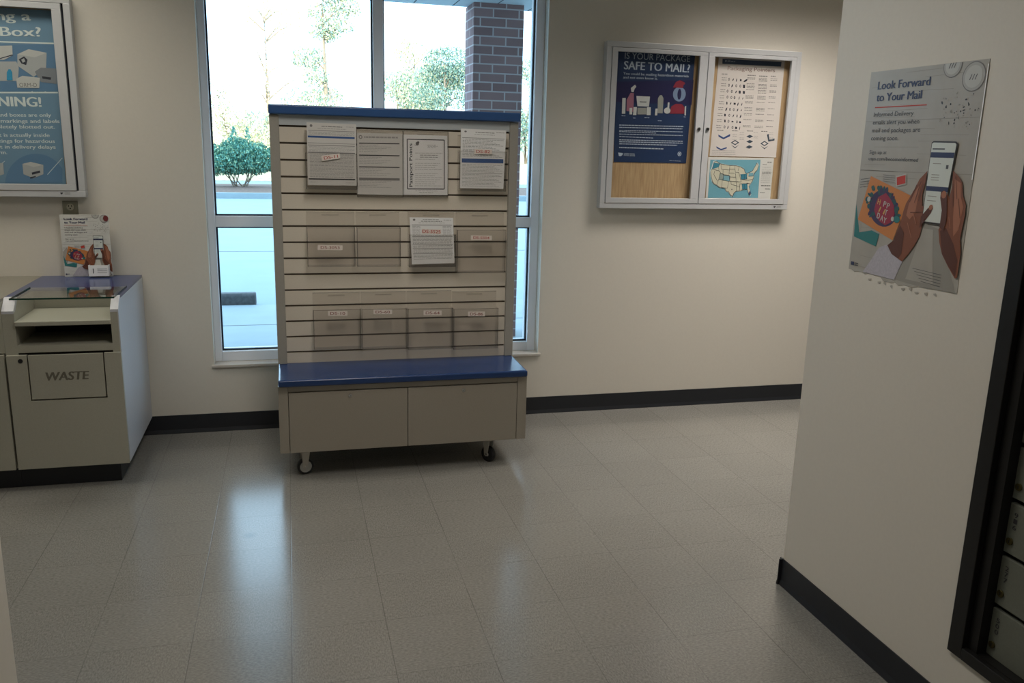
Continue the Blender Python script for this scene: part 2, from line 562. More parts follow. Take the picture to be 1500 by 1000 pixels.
def base_run(name, x0, x1, y0, y1, nx, ny):
    """vinyl cove base with a small toe; (nx, ny) points into the room"""
    t = 0.004; toe = 0.009
    m = MB()
    if ny:
        prof = [(0, 0), (ny*toe, 0), (ny*toe, 0.004), (ny*t*1.6, 0.013), (ny*t, 0.022), (ny*t, 0.1016), (0, 0.1016)]
        m.prism([(y0 + a, b) for a, b in prof], 0, x0, x1, BASE)
    else:
        prof = [(0, 0), (nx*toe, 0), (nx*toe, 0.004), (nx*t*1.6, 0.013), (nx*t, 0.022), (nx*t, 0.1016), (0, 0.1016)]
        m.prism([(x0 + a, b) for a, b in prof], 1, y0, y1, BASE)
    struct(m, name)
base_run('baseboard_back', XL, XR, YW, YW, 0, -1)
base_run('baseboard_partition', PX, PX, YB, PY+0.016, -1, 0)
base_run('baseboard_partition_end', PX-0.016, PX2, PY, PY, 0, 1)
base_run("baseboard_near", SX, SX, -1.93, SY, 1, 0)
base_run('baseboard_left', XL, XL, YB, YW, 1, 0)
base_run('baseboard_right', XR, XR, YB, YW, -1, 0)

# ------------------------------------------------------------------ window
FY0, FY1 = 1.235, 1.345
TZ0, TZ1 = 1.100, 1.158
m = MB()
m.box(WX0, 0.572, FY0, FY1, WZ0, WZ1, ALU_W)
m.box(2.292, WX1, FY0, FY1, WZ0, WZ1, ALU_W)
m.box(0.572, 2.292, FY0, FY1, WZ0, 0.426, ALU_W)
m.box(0.572, 2.292, FY0, FY1, WZ1-0.05, WZ1, ALU_W)
m.box(1.403, 1.457, FY0, FY1, 0.426, WZ1-0.05, ALU_W)
for a, b in ((0.572, 1.403), (1.457, 2.292)):
    m.box(a, b, FY0, FY1, TZ0, TZ1, ALU_W)
wf = struct(m, 'window_1', bevel=0.003)
m = MB()
g = 0.008
for a, b in ((0.572, 1.403), (1.457, 2.292)):
    for z0, z1 in ((0.426, TZ0), (TZ1, WZ1-0.05)):
        m.box(a, a+g, 1.262, 1.280, z0, z1, GASKET_AND_SHADE)
        m.box(b-g, b, 1.262, 1.280, z0, z1, GASKET_AND_SHADE)
        m.box(a, b, 1.262, 1.280, z0, z0+g, GASKET_AND_SHADE)
        m.box(a, b, 1.262, 1.280, z1-g, z1, GASKET_AND_SHADE)
o = m.build('gasket'); o.parent = wf
for a, b in ((0.572, 1.403), (1.457, 2.292)):
    for z0, z1 in ((0.426, TZ0), (TZ1, WZ1-0.05)):
        m = MB(); m.add([(a, 1.29, z0), (b, 1.29, z0), (b, 1.29, z1), (a, 1.29, z1)], [(0,1,2,3)], GLASS)
        o = m.build('pane'); o.parent = wf
m = MB()
m.prism([(1.150, 0.357), (1.235, 0.357), (1.235, 0.3725), (1.150, 0.3725)], 0, WX0-0.012, WX1+0.014, SILL)
o = m.build('window_sill', bevel=0.003); o.parent = wf

# ------------------------------------------------------------------ outside
CONC = mat('pale_concrete', (140, 155, 162), 0.75, noise=0.05, nscale=3.0)
ASPH = mat('parking_lot_concrete', (134, 152, 158), 0.8, noise=0.04, nscale=1.5)
STOPM = mat('wheel_stop_concrete', (92, 94, 98), 0.9, noise=0.2, nscale=30)
JOINT = mat('expansion_joint', (84, 88, 92), 0.9)
MULCH = mat('brown_mulch', (104, 84, 74), 0.95, noise=0.3, nscale=14, bump=0.6)
DRYGR = mat('dry_grass', (196, 180, 146), 0.95, noise=0.2, nscale=4)
SOFF = mat('soffit_panel', (196, 206, 212), 0.6)
SHADE_MASS = mat('shade_mass_panel', (170, 160, 150), 0.8)
m = MB(); m.box(-30, 40, YO-0.02, 4.90, -0.25, 0.0, CONC)
for yy in (2.05, 3.95): m.box(-8, 12, yy-0.006, yy+0.006, 0.0, 0.0012, JOINT)
for xx in (-1.6, 0.1, 1.8, 3.5): m.box(xx-0.005, xx+0.005, YO, 4.9, 0.0, 0.0012, JOINT)
struct(m, 'sidewalk')
m = MB(); m.box(-60, 80, 4.90, 120, -0.30, -0.02, ASPH)
for yy in (9.2, 13.5): m.box(-30, 40, yy-0.02, yy+0.02, -0.02, -0.018, JOINT)
struct(m, 'parking_lot')
m = MB(); m.box(-40, 50, 20.75, 20.95, -0.02, 0.13, CONC)
m.box(-40, 50, 26.4, 26.6, -0.02, 0.10, CONC); struct(m, 'kerb')
m = MB(); m.prism([(20.95, -0.02), (26.4, -0.02), (26.4, 0.10), (25.0, 0.13), (23.6, 0.16), (22.0, 0.13), (20.95, 0.11)], 0, -40, 50, MULCH); struct(m, 'mulch_bed')
m = MB(); m.prism([(31.0, -0.02), (110, -0.02), (110, 2.6), (60, 1.6), (36, 0.25), (31.0, 0.0)], 0, -60, 80, DRYGR); struct(m, 'grass_bank')

SOZ = 2.61
m = MB()
m.box(-30, 40, YO, 3.47, SOZ, 2.72, SOFF)
for i in range(60):
    xx = -6 + i*0.305
    m.box(xx-0.004, xx+0.004, YO, 3.45, SOZ-0.0015, SOZ+0.001, JOINT)
struct(m, 'soffit')
m = MB(); m.box(-30, 40, -14, 3.47, 2.93, 5.9, SHADE_MASS)  # unseen building mass, added to shade the lot from the low sun
m.box(-30, 40, YO, 3.47, 2.72, 2.93, SHADE_MASS)
m.box(-30, XL-0.2, 1.1, YO, 0, 2.93, SHADE_MASS); m.box(XR+0.2, 40, 1.1, YO, 0, 2.93, SHADE_MASS)
struct(m, 'shade_mass')

PLX0, PLX1, PLY0, PLY1 = 2.355, 2.748, 3.20, 3.52
m = MB(); m.box(PLX0, PLX1, PLY0, PLY1, 0.0, SOZ, brick_mat(-0.0 ))
tag(m.build('brick_pillar', origin=(2.55, 3.36, 0)), 'red-brown brick pillar outside the window, rising to the porch soffit', 'pillar')

m = MB()
m.prism([(4.92, -0.02), (5.07, -0.02), (5.05, 0.09), (5.03, 0.105), (4.96, 0.105), (4.94, 0.09)], 0, -1.22, 0.61, STOPM)
tag(m.build('wheel_stop', origin=(-0.3, 5.0, -0.02), bevel=0.015, segs=3), 'low dark grey concrete wheel stop lying at the sidewalk edge', 'wheel stop')

def leaf_mesh(name, blobs, n, size, mats, parent, seed):
    rnd = random.Random(seed)
    mb = MB()
    tot = sum(b[3]*b[4]*b[5] for b in blobs)
    for (cx, cy, cz, rx, ry, rz) in blobs:
        k = max(10, int(n * rx*ry*rz / tot))
        for _ in range(k):
            while True:
                p = Vector((rnd.uniform(-1,1), rnd.uniform(-1,1), rnd.uniform(-1,1)))
                if 0.25 < p.length < 1: break
            p = Vector((cx + p.x*rx, cy + p.y*ry, cz + p.z*rz))
            e = Euler((rnd.uniform(0, 6.28), rnd.uniform(0, 6.28), rnd.uniform(0, 6.28)))
            q = e.to_matrix(); s = size * rnd.uniform(0.6, 1.4)
            a = q @ Vector((s, 0, 0)); b = q @ Vector((0, s*0.42, 0))
            mb.add([p-a, p-b, p+a, p+b], [(0,1,2,3)], mats[rnd.randrange(len(mats))])
    return mb.build(name, parent)

LF1 = mat('leaf_teal_green', (72, 132, 118), 0.6)
LF2 = mat('leaf_mid_green', (104, 154, 132), 0.6)
LF3 = mat('leaf_bright_green', (140, 176, 140), 0.6)
LT1 = mat('leaf_olive', (158, 164, 134), 0.7)
LT2 = mat('leaf_pale_gold', (220, 208, 176), 0.7)
LD1 = mat('leaf_dark_green', (70, 108, 98), 0.7)
LD2 = mat('leaf_grey_green', (118, 146, 134), 0.7)
BARK = mat('grey_bark', (140, 126, 110), 0.9, noise=0.2, nscale=20)

# shrub on the mulch bed
bx, by = -0.42, 23.6
sh = empty('shrub', (bx, by, 0.14), 'rounded teal-green shrub on a mulch mound beyond the parking lot', 'shrub')
leaf_mesh('foliage', [(bx-0.72, by, 0.92, 0.55, 0.6, 0.46), (bx+0.15, by, 1.2, 0.7, 0.6, 0.3), (bx-0.3, by-0.2, 0.85, 0.9, 0.5, 0.35), (bx-0.12, by+0.1, 1.05, 0.55, 0.7, 0.55), (bx+0.42, by, 0.92, 0.55, 0.6, 0.42),
                      (bx-0.16, by, 1.50, 0.13, 0.2, 0.40), (bx+0.24, by, 1.48, 0.09, 0.2, 0.42), (bx-0.45, by, 1.30, 0.12, 0.2, 0.25), (bx+0.62, by, 1.25, 0.10, 0.2, 0.26), (bx-0.80, by, 1.2, 0.10, 0.2, 0.22), (bx+0.02, by, 1.4, 0.2, 0.2, 0.2), (bx+0.85, by, 0.95, 0.35, 0.4, 0.36), (bx-0.95, by, 0.95, 0.3, 0.4, 0.33), (bx+0.1, by, 0.72, 0.8, 0.5, 0.2)],
          17000, 0.044, [LF1, LF1, LF2, LF3], sh, 3)
m = MB()
for k in range(13):
    a = random.uniform(0, 6.28); r = random.uniform(0.3, 0.75)
    e = Vector((bx + r*math.cos(a), by + r*0.5*math.sin(a), random.uniform(0.6, 1.0)))
    st = Vector((bx + random.uniform(-0.25, 0.25), by + random.uniform(-0.1, 0.1), 0.12))
    m.tube([st, st.lerp(e, 0.5) + Vector((random.uniform(-.1,.1), 0, -0.08)), e], 0.022, 0.008, BARK)
m.build('stem', sh)

def tree(x, y, h, r, mats, seed, n, label, leafs, name='tree', low=0.25, zb=0.0):
    rnd = random.Random(seed)
    t = empty(name, (x, y, zb), label, 'tree', 'trees beyond the parking lot')
    m = MB()
    top = Vector((x + rnd.uniform(-.4,.4), y, zb + h*0.85))
    m.tube([(x, y, zb-0.3), (x + rnd.uniform(-.15,.15), y, zb + h*0.35), tuple(top)], 0.16*h/8, 0.03, BARK, 8)
    blobs = []
    for k in range(11):
        a = rnd.uniform(0, 6.28); zz = zb + h*rnd.uniform(low, 0.95)
        rr = r*rnd.uniform(0.25, 0.85)*(1.15 - 0.6*(zz-zb)/h)
        e = Vector((x + rr*math.cos(a), y + rr*math.sin(a)*0.7, zz))
        st = Vector((x, y, zz - rr*0.7))
        st.z = max(st.z, zb + 0.3)
        if e.z > zb + 0.2: m.tube([st, st.lerp(e, 0.55) + Vector((0,0,0.12)), e], 0.05*h/8, 0.012, BARK, 5)
        s = r*rnd.uniform(0.22, 0.42)
        blobs.append((e.x, e.y, e.z, s*1.2, s, s*0.8))
    leaf_mesh('foliage', blobs, n, leafs, mats, t, seed)
    m.build('trunk', t)
    return t
def tree_at(px, y, top_py, rpx, mats, seed, n, label, leafs, low, zb=0.0):
    p = hit(px, top_py, 1, y)
    r = rpx * (y + 3.47) / FPX
    tree(p.x, y, p.z - zb, r, mats, seed, n, label, leafs, low=low, zb=zb)
tree_at(652, 31.5, 62, 84, [LD1, LD2, LD2, LT1], 12, 17000, 'dense blue-green tree beside the brick pillar, right of the mullion', 0.055, -0.05)
tree_at(585, 37.5, 92, 76, [LT1, LT2, LD2], 13, 13000, 'low olive tree with pale branches, just right of the mullion', 0.06, -0.05)
tree_at(484, 31.5, 104, 66, [LT2, LT2, LT1, LD2], 11, 13000, 'low golden tree seen just above the rack top, left of the mullion', 0.055, -0.05)
tree_at(775, 42.5, 90, 80, [LD1, LD2, LT1], 15, 6000, 'green tree glimpsed in the narrow gap right of the brick pillar', 0.08, 0.1, 0.4)
tree_at(330, 36.0, 118, 78, [LT2, LT2, LT1], 14, 10000, 'pale golden tree behind the shrub, at the window left edge', 0.06, -0.05)
tree_at(474, 43.5, -40, 60, [LT2, LT1, LD2], 16, 6500, 'tall sparse pale tree right of the shrub, crown out of the frame', 0.08, 0.25, 0.4)
tree_at(412, 41.5, 124, 70, [LT2, LT2, LD2], 19, 10000, 'pale thicket tree between the shrub top and the display rack', 0.07, -0.05, 0.4)
tree_at(385, 54.0, -10, 80, [LT2, LT2], 17, 3500, 'faint thin-leaved pale tree rising above the shrub, far behind', 0.09, 0.3, 1.0)
tree_at(600, 49.5, 60, 66, [LT2, LT2, LT1], 20, 4500, 'thin pale tree far behind, above the low olive tree', 0.09, 0.2, 1.0)

# ------------------------------------------------------------------ ceiling lights
LAMPM = bpy.data.materials.new('lamp_diffuser'); LAMPM.use_nodes = True
_e = LAMPM.node_tree.nodes['Principled BSDF']
_e.inputs['Base Color'].default_value = (0.9, 0.88, 0.82, 1)
_e.inputs['Emission Color'].default_value = (1, 0.92, 0.78, 1)
_e.inputs['Emission Strength'].default_value = 0.5
lamp_names = ['recessed fluorescent ceiling light above the right end of the window wall', 'recessed fluorescent ceiling light above the waste counter',
              'recessed fluorescent ceiling light in the middle of the lobby', 'recessed fluorescent ceiling light behind the camera']
for (lx, ly, lw, lsp, lc, ax), nm in zip(LAMPS, lamp_names):
    t = empty('ceiling_light', (lx, ly, CEIL), nm, 'light', 'fluorescent ceiling lights')
    hx, hy = (0.60, 0.30) if ax else (0.30, 0.60)
    m = MB()
    m.box(lx-hx, lx+hx, ly-hy, ly-hy+0.03, CEIL-0.01, CEIL, PAPER); m.box(lx-hx, lx+hx, ly+hy-0.03, ly+hy, CEIL-0.01, CEIL, PAPER)
    m.box(lx-hx, lx-hx+0.03, ly-hy+0.03, ly+hy-0.03, CEIL-0.01, CEIL, PAPER); m.box(lx+hx-0.03, lx+hx, ly-hy+0.03, ly+hy-0.03, CEIL-0.01, CEIL, PAPER)
    m.build('frame', t)
    m = MB(); m.box(lx-hx+0.03, lx+hx-0.03, ly-hy+0.03, ly+hy-0.03, CEIL-0.006, CEIL, LAMPM); m.build('diffuser', t)

# ------------------------------------------------------------------ slatwall display rack
DX0, DX1 = 0.874, 2.055
BF, PF, PB, BR_ = 0.380, 0.680, 0.772, 1.070
rack = empty('display_rack', (1.4645, 0.72, 0), 'large rolling slatwall display rack with blue bench shelf and cap, before the window', 'display rack')
m = MB()   # cabinet carcass
m.box(DX0, 0.917, BF, BR_, 0.133, 0.456, GREIGE)
m.box(2.008, DX1, BF, BR_, 0.133, 0.456, GREIGE)
m.box(0.917, 2.008, BF+0.004, BR_-0.02, 0.428, 0.456, GREIGE)
m.box(0.917, 2.008, BF+0.022, BR_-0.02, 0.135, 0.428, GREIGE)
m.build('base_cabinet', rack, bevel=0.0015)
for i, (a, b) in enumerate(((0.9195, 1.4665), (1.4695, 2.0055))):
    m = MB(); m.box(a, b, BF, BF+0.02, 0.133, 0.4235, GREIGE)
    d = m.build('door', rack, bevel=0.0012)
    cx = (1.198, 1.738)[i]
    m = MB(); m.cyl((cx, BF-0.004, 0.400), 0.0085, 0.006, CHROME, (0,1,0), 16); m.box(cx-0.0008, cx+0.0008, BF-0.0046, BF-0.003, 0.396, 0.404, DARK)
    sub(m, 'lock', d, rack)
m = MB()
m.box(DX0+0.002, DX1-0.002, BF-0.020, BR_+0.012, 0.4565, 0.490, BLUE)
m.build('bench_top', rack, bevel=0.009, segs=4)
m = MB()
m.box(0.874, 0.917, PF-0.018, PB+0.018, 0.490, 1.668, POST)
m.build('post', rack, bevel=0.003)
m = MB()
m.box(2.010, 2.053, PF-0.018, PB+0.018, 0.490, 1.668, POST)
m.build('post', rack, bevel=0.003)
m = MB()   # slatted panel: slats with undercut grooves
m.box(0.917, 2.010, PF+0.010, PB-0.010, 0.490, 1.668, GROOVE_SHADE)
gz = [0.545 + 0.0767*i for i in range(15)]
edges = [0.490] + gz + [1.662]
for i in range(len(edges)-1):
    a = edges[i] + (0.0045 if i else 0)
    b = edges[i+1] - (0.0045 if i < len(edges)-2 else 0)
    for y0, y1 in ((PF, PF+0.0098), (PB-0.0098, PB)):
        m.box(0.917, 2.010, y0, y1, a, b, SLAT)
m.build('slat_panel', rack)
m = MB(); m.box(0.917, 2.010, PF-0.010, PF-0.0005, 1.623, 1.668, HEAD); m.build('header_rail', rack)
m = MB(); m.box(0.872, 2.057, PF-0.040, PB+0.040, 1.670, 1.712, BLUE_T); m.build('top_cap', rack, bevel=0.006, segs=3)

def caster(x, y, yaw, dark):
    q = Matrix.Translation((x, y, 0)) @ Matrix.Rotation(yaw, 4, 'Z')
    ax = (q.to_3x3() @ Vector((0, 1, 0)))
    ux = (q.to_3x3() @ Vector((1, 0, 0)))
    m = MB()
    m.box(-0.032, 0.032, -0.026, 0.026, 0.124, 0.1325, FORK, q)
    m.cyl((x, y, 0.112), 0.020, 0.012, FORK, (0,0,1), 20)
    for s in (-1, 1):
        pts = [(-0.020, 0.112), (0.020, 0.112), (0.006, 0.034), (-0.004, 0.028), (-0.014, 0.034)]
        vs = []
        for t in (0.0155*s, 0.0180*s):
            vs += [Vector((x, y, 0)) + ux*(px - 0.0) + ax*t + Vector((0, 0, pz)) for px, pz in pts]
        n = len(pts)
        m.add(vs, [tuple(range(n))[::-1], tuple(range(n, 2*n))] + [(i, (i+1) % n, n+(i+1) % n, n+i) for i in range(n)], FORK)
    m.cyl(Vector((x, y, 0.040)) - ax*0.020, 0.006, 0.040, CHROME, ax, 12)
    f = m.build('caster', rack)
    m = MB()
    c = Vector((x, y, 0.0385))
    m.cyl(c - ax*0.012, 0.0385, 0.024, TYRE, ax, 28)
    m.cyl(c - ax*0.0128, 0.029, 0.0256, TYRE if dark else WHEELG, ax, 28)
    m.cyl(c - ax*0.0140, 0.012, 0.028, WHEELG, ax, 18)
    sub(m, 'wheel', f, rack, bevel=0.002)
caster(0.985, 0.452, 0.25, False)
caster(1.885, 0.452, -0.95, True)
caster(0.985, 0.98, 1.1, False)
caster(1.885, 0.98, 0.6, True)

# ---- literature holders
def holder(px0, px1, pz_top, pz_bot, label, y_front, mid=0.5, sticker=None, lip=None):
    """clear acrylic pocket hung on the slats; world x0, x1, z top, z bottom"""
    x0, x1, z1, z0 = px0, px1, pz_top, pz_bot
    yb = PF - 0.004
    t = empty('literature_holder', ((x0+x1)/2, yb, z0), label, 'literature holder', 'clear acrylic literature holders on the slatwall')
    m = MB(); m.box(x0, x1, yb-0.0015, yb, z0, z1, ACRYL)
    m.box(x0, x1, yb-0.0025, yb+0.0005, z1-0.0025, z1, ACRYL_E)
    m.build('back_plate', t)
    zm = z0 + (z1-z0)*mid
    m = MB(); m.box(x0, x1, y_front, y_front+0.0015, z0, zm, ACRYL)
    m.box(x0, x1, y_front-0.0005, y_front+0.002, zm-0.002, zm, ACRYL_E)
    m.box(x0, x0+0.0025, y_front-0.0008, y_front+0.002, z0, zm, ACRYL_E)
    m.box(x1-0.0025, x1, y_front-0.0008, y_front+0.002, z0, zm, ACRYL_E)
    m.build('front_pocket', t)
    m = MB()
    m.box(x0, x0+0.002, y_front+0.002, yb-0.002, z0, zm, ACRYL)
    m.box(x1-0.002, x1, y_front+0.002, yb-0.002, z0, zm, ACRYL)
    m.box(x0, x1, y_front, yb, z0-0.003, z0, ACRYL_E)
    m.build('side_wall', t)
    m = MB(); m.box((x0+x1)/2-0.04, (x0+x1)/2+0.04, yb, PF+0.004, z1-0.018, z1-0.012, ACRYL_E); m.build('hanger_lip', t)
    if sticker:
        s, pix, col = sticker
        sh = Sheet(1, y_front - 0.0012, 0.0005)
        sh.base([sh.P(*p) for p in pix], STICKER)
        (ax_, ay_), (bx_, by_) = pix[3], pix[2]
        hgt = pix[3][1] - pix[0][1]
        wd = bx_ - ax_
        sh.ptext(s, (ax_ + wd*0.12, ay_ + (by_-ay_)*0.12 - hgt*0.22), (bx_ - wd*0.12, by_ - (by_-ay_)*0.12 - hgt*0.22), hgt*0.56, col, 1, 0.012)
        o = sh.mb.build('sticker', t)
    return t

def cr(ox, oy, s, pts): return [(ox + a*s, oy + b*s) for a, b in pts]
YP1 = 0.622
def lab(ox, oy, s, x0, y0, x1, y1, sk=0): return cr(ox, oy, s, [(x0, y0), (x1, y0+sk), (x1, y1+sk), (x0, y1)])
INK_DR = mat('ink_dull_red', (150, 84, 72), 0.6)
holder(1.030, 1.264, 1.600, 1.338, 'clear acrylic holder stuck with the DS-11 label, top row leftmost', YP1-0.006, 0.62, ('DS-11', cr(440,170,.12,[(255,485),(478,455),(487,515),(265,548)]), INK_R))
holder(1.266, 1.484, 1.612, 1.302, 'clear acrylic holder of the ruled grey notice, top row second from left', 0.652, 1.0)
holder(1.486, 1.703, 1.612, 1.305, 'clear acrylic holder of the Passport Points notice, top row', 0.652, 1.0)
holder(1.752, 1.985, 1.600, 1.338, 'clear acrylic holder stuck with the DS-82 label, top row rightmost', YP1-0.006, 0.72, ('DS-82', cr(580,150,.26,[(442,262),(543,266),(541,292),(441,290)]), INK_R))
holder(1.027, 1.250, 1.228, 0.974, 'empty clear acrylic holder stuck with the DS-3053 label', YP1, 0.72, ('DS-3053', cr(390,150,.26,[(290,802),(430,805),(430,832),(290,830)]), INK_DR))
holder(1.259, 1.467, 1.228, 0.972, 'empty clear acrylic holder without a label, in the middle row', YP1, 0.72)
holder(1.508, 1.738, 1.228, 0.968, 'clear acrylic holder holding a curled DS-5525 form, in the middle row', YP1-0.004, 0.60)
holder(1.746, 1.992, 1.228, 0.938, 'empty clear acrylic holder stuck with the DS-5504 label', YP1, 0.72, ('DS-5504', cr(580,150,.26,[(422,748),(540,750),(540,776),(422,774)]), INK_R))
holder(1.046, 1.272, 0.838, 0.566, 'empty clear acrylic holder stuck with the DS-10 label', YP1, 0.72, ('DS-10', lab(440,430,.2,202,127,345,162), INK_DR))
holder(1.276, 1.498, 0.838, 0.560, 'empty clear acrylic holder stuck with the DS-60 label', YP1, 0.72, ('DS-60', lab(440,430,.2,535,117,672,150), INK_DR))
holder(1.502, 1.728, 0.838, 0.552, 'empty clear acrylic holder stuck with the DS-64 label', YP1, 0.72, ('DS-64', lab(440,430,.2,902,123,1035,158), INK_DR))
holder(1.732, 1.962, 0.832, 0.545, 'empty clear acrylic holder stuck with the DS-86 label', YP1, 0.72, ('DS-86', lab(440,430,.2,1228,131,1352,166), INK_DR))

# ---- forms on the rack
BLUEBAR = mat('form_blue_bar', (58, 92, 148), 0.6)
def sheet_form(name, y, corners, label, mtl, thick=0.006, group='passport forms on the display rack'):
    sh = Sheet(1, y, thick)
    sh.base([sh.P(*p) for p in corners], mtl)
    def q(a, b):     # fraction of the sheet (from the top left) to image point
        (x0,y0),(x1,y1),(x2,y2),(x3,y3) = corners
        tx = x0+(x1-x0)*a, y0+(y1-y0)*a
        bx_ = x3+(x2-x3)*a, y3+(y2-y3)*a
        return tx[0]+(bx_[0]-tx[0])*b, tx[1]+(bx_[1]-tx[1])*b
    return sh, q
c11 = [(449,179),(521.5,182),(522.5,272),(451,271)]
sh, q = sheet_form('ds11', YP1, c11, '', PAPER_G)
sh.ell(sh.P(*q(.09,.05)), .006, .006, INK_G)
sh.scribble(q(.3,.055), q(.72,.055), INK_G, .003); sh.scribble(q(.8,.05), q(.95,.05), INK_L, .002); sh.scribble(q(.22,.09), q(.8,.09), INK_L, .002)
sh.pline(q(.03,.125), q(.97,.125), .0022, INK_G)
for k in range(3): sh.scribble(q(.04,.15+.02*k), q(.96,.15+.02*k), INK_L, .0018, seed=k)
sh.pline(q(.02,.225), q(.97,.225), .0085, BLUEBAR, 2)
sh.pline(q(.02,.325), q(.97,.325), .002, INK_G); sh.pline(q(.02,.36), q(.97,.36), .0028, INK_G)
sh.pline(q(.02,.475), q(.97,.475), .0045, INK_G)
for k in range(4): sh.scribble(q(.04,.385+.022*k), q(.96,.385+.022*k), INK_L, .0016, seed=k)
for k in range(19): sh.scribble(q(.05,.505+.02*k), q(.95,.505+.02*k), INK_G if k % 3 == 0 else INK_L, .0016, seed=k)
sh.pline(q(.02,.90), q(.97,.90), .0055, INK, 2)
sh.scribble(q(.05,.95), q(.2,.95), INK_L, .0015); sh.scribble(q(.78,.955), q(.95,.955), INK_L, .0015)
sh.done('passport_form', 'pad of DS-11 forms with a blue bar near the top, in the top row', 'form', 'passport forms on the display rack')

c2 = cr(440,170,.12,[(690,205),(1245,215),(1250,965),(692,955)])
sh, q = sheet_form('chart', 0.660, c2, '', PAPER_G, 0.002)
sh.ell(sh.P(*q(.08,.065)), .0085, .0085, INK_G); sh.ell(sh.P(*q(.08,.065)), .005, .005, PAPER_G, 2)
sh.scribble(q(.16,.065), q(.90,.065), INK_L, .007)
for k, (v_, w_) in enumerate(((.165,.0045),(.36,.0045),(.55,.0045),(.745,.011))):
    sh.pline(q(.045,v_), q(.935,v_), w_, INK if k < 3 else INK_G, 2)
    for j in range(5): sh.scribble(q(.05,v_+.03+.026*j), q(.45+.1*((j*7+k)%4),v_+.03+.026*j), INK_L, .0018, seed=j)
sh.done('passport_notice', 'ruled grey passport notice with four dark bars and a round seal', 'notice', 'notices on the display rack')

c3 = cr(580,150,.26,[(40,180),(290,188),(292,522),(40,520)])
sh, q = sheet_form('points', 0.660, c3, '', PAPER, 0.002)
fr = cr(580,150,.26,[(63,207),(272,212),(272,488),(65,487)])
for i in range(4): sh.pline(fr[i], fr[(i+1)%4], .0042, INK)
A, B = cr(580,150,.26,[(93,474),(91,232)])
sh, q = sheet_form('points', 0.660, c3, '', PAPER, 0.002)
for i in range(4): sh.pline(fr[i], fr[(i+1)%4], .0042, INK)
A3, B3 = sh.P(*A), sh.P(*B)
sh.text('Passport Points', A3, B3, 0.0155, INK, 1, 0.03)
e0 = sh.P(*cr(580,150,.26,[(120,232)])[0])
sh.ell(e0, .008, .009, INK_G, 2); sh.ell(e0 + Vector((.004,0,.006)), .006, .005, INK_G, 2); sh.line(e0+Vector((-.014,0,-.006)), e0+Vector((-.004,0,-.008)), .002, INK_G)
for k, (a_, b_) in enumerate([((175,240),(225,240)),((180,247),(235,247)),((178,254),(228,254))]):
    sh.scribble(*cr(580,150,.26,[a_, b_]), INK_L, .002, seed=k)
for k in range(17):
    v_ = 285 + 11.5*k
    if k in (4, 9): continue
    x0_, x1_ = (135, 235) if k in (1, 2) else (108, 262 - 14*((k*5) % 4))
    sh.scribble(*cr(580,150,.26,[(x0_, v_), (x1_, v_+1)]), INK_G if k in (1, 2) else INK_L, .0026 if k in (1,2) else .0018, seed=k)
sh.scribble(*cr(580,150,.26,[(110,497),(235,499)]), INK_L, .0018); sh.scribble(*cr(580,150,.26,[(130,506),(210,508)]), INK_L, .0018)
sh.done('passport_notice', 'white Passport Points notice with a thin black border, top row', 'notice', 'notices on the display rack')

c4 = cr(580,150,.26,[(367,147),(622,158),(605,487),(362,482)])
sh, q = sheet_form('ds82', YP1, c4, '', PAPER)
sh.ell(sh.P(*q(.10,.045)), .006, .004, INK_G)
sh.scribble(q(.32,.05), q(.74,.055), INK_G, .003); sh.scribble(q(.78,.04), q(.97,.045), INK_L, .0025); sh.scribble(q(.3,.09), q(.75,.09), INK_L, .002)
sh.pline(q(.03,.15), q(.97,.15), .002, INK_G)
for k in range(13): sh.scribble(q(.04,.175+.024*k), q(.95-.08*((k*3)%4),.175+.024*k), INK_G if k%2 else INK_L, .0019, seed=k)
bl = cr(580,150,.26,[(371,315),(605,320),(605,343),(371,338)])
sh.ppoly(bl, BLUEBAR, 2)
for k in range(16):
    if k == 6: sh.pline(q(.04,.60+.024*k), q(.96,.60+.024*k), .002, INK_G); continue
    sh.scribble(q(.04,.60+.024*k), q(.95-.06*((k*3)%4),.60+.024*k), INK_L, .0019, seed=k)
sh.done('passport_form', 'pad of DS-82 forms with a wide blue band, top row at the right', 'form', 'passport forms on the display rack')

# DS-5525 form: curls forward at the foot
c5 = cr(580,150,.26,[(77,647),(322,650),(330,905),(90,912)])
sh, q = sheet_form('ds5525', YP1+0.003, c5, '', PAPER, 0.002)
sh.ell(sh.P(*q(.10,.05)), .006, .005, INK_G)
sh.scribble(q(.30,.045), q(.68,.045), INK_G, .002); sh.scribble(q(.26,.08), q(.74,.08), INK_G, .0034); sh.scribble(q(.78,.05), q(.95,.05), INK_L, .002); sh.scribble(q(.2,.115), q(.8,.115), INK_L, .002)
sh.pline(q(.04,.16), q(.97,.16), .003, INK_G)
for k in range(26):
    v_ = .19 + .028*k
    if v_ < .38: 
        sh.scribble(q(.05,v_), q(.24,v_), INK_L, .0018, seed=k); sh.scribble(q(.75,v_), q(.95,v_), INK_L, .0018, seed=k); continue
    if k in (8, 14, 17, 21): sh.pline(q(.04,v_), q(.97,v_), .0026, INK_G); continue
    sh.scribble(q(.05,v_), q(.95,v_), INK_G if 10 < k < 16 else INK_L, .002, seed=k)
lb = cr(580,150,.26,[(145,712),(255,715),(255,742),(145,739)])
sh.ppoly(lb, STICKER, 2)
sh.ptext('DS-5525', *cr(580,150,.26,[(150,734),(250,737)]), 17*.26, INK_R, 3, 0.015)
o = sh.done('passport_form', 'single DS-5525 form hanging loose and curling in the middle row', 'form', 'passport forms on the display rack')

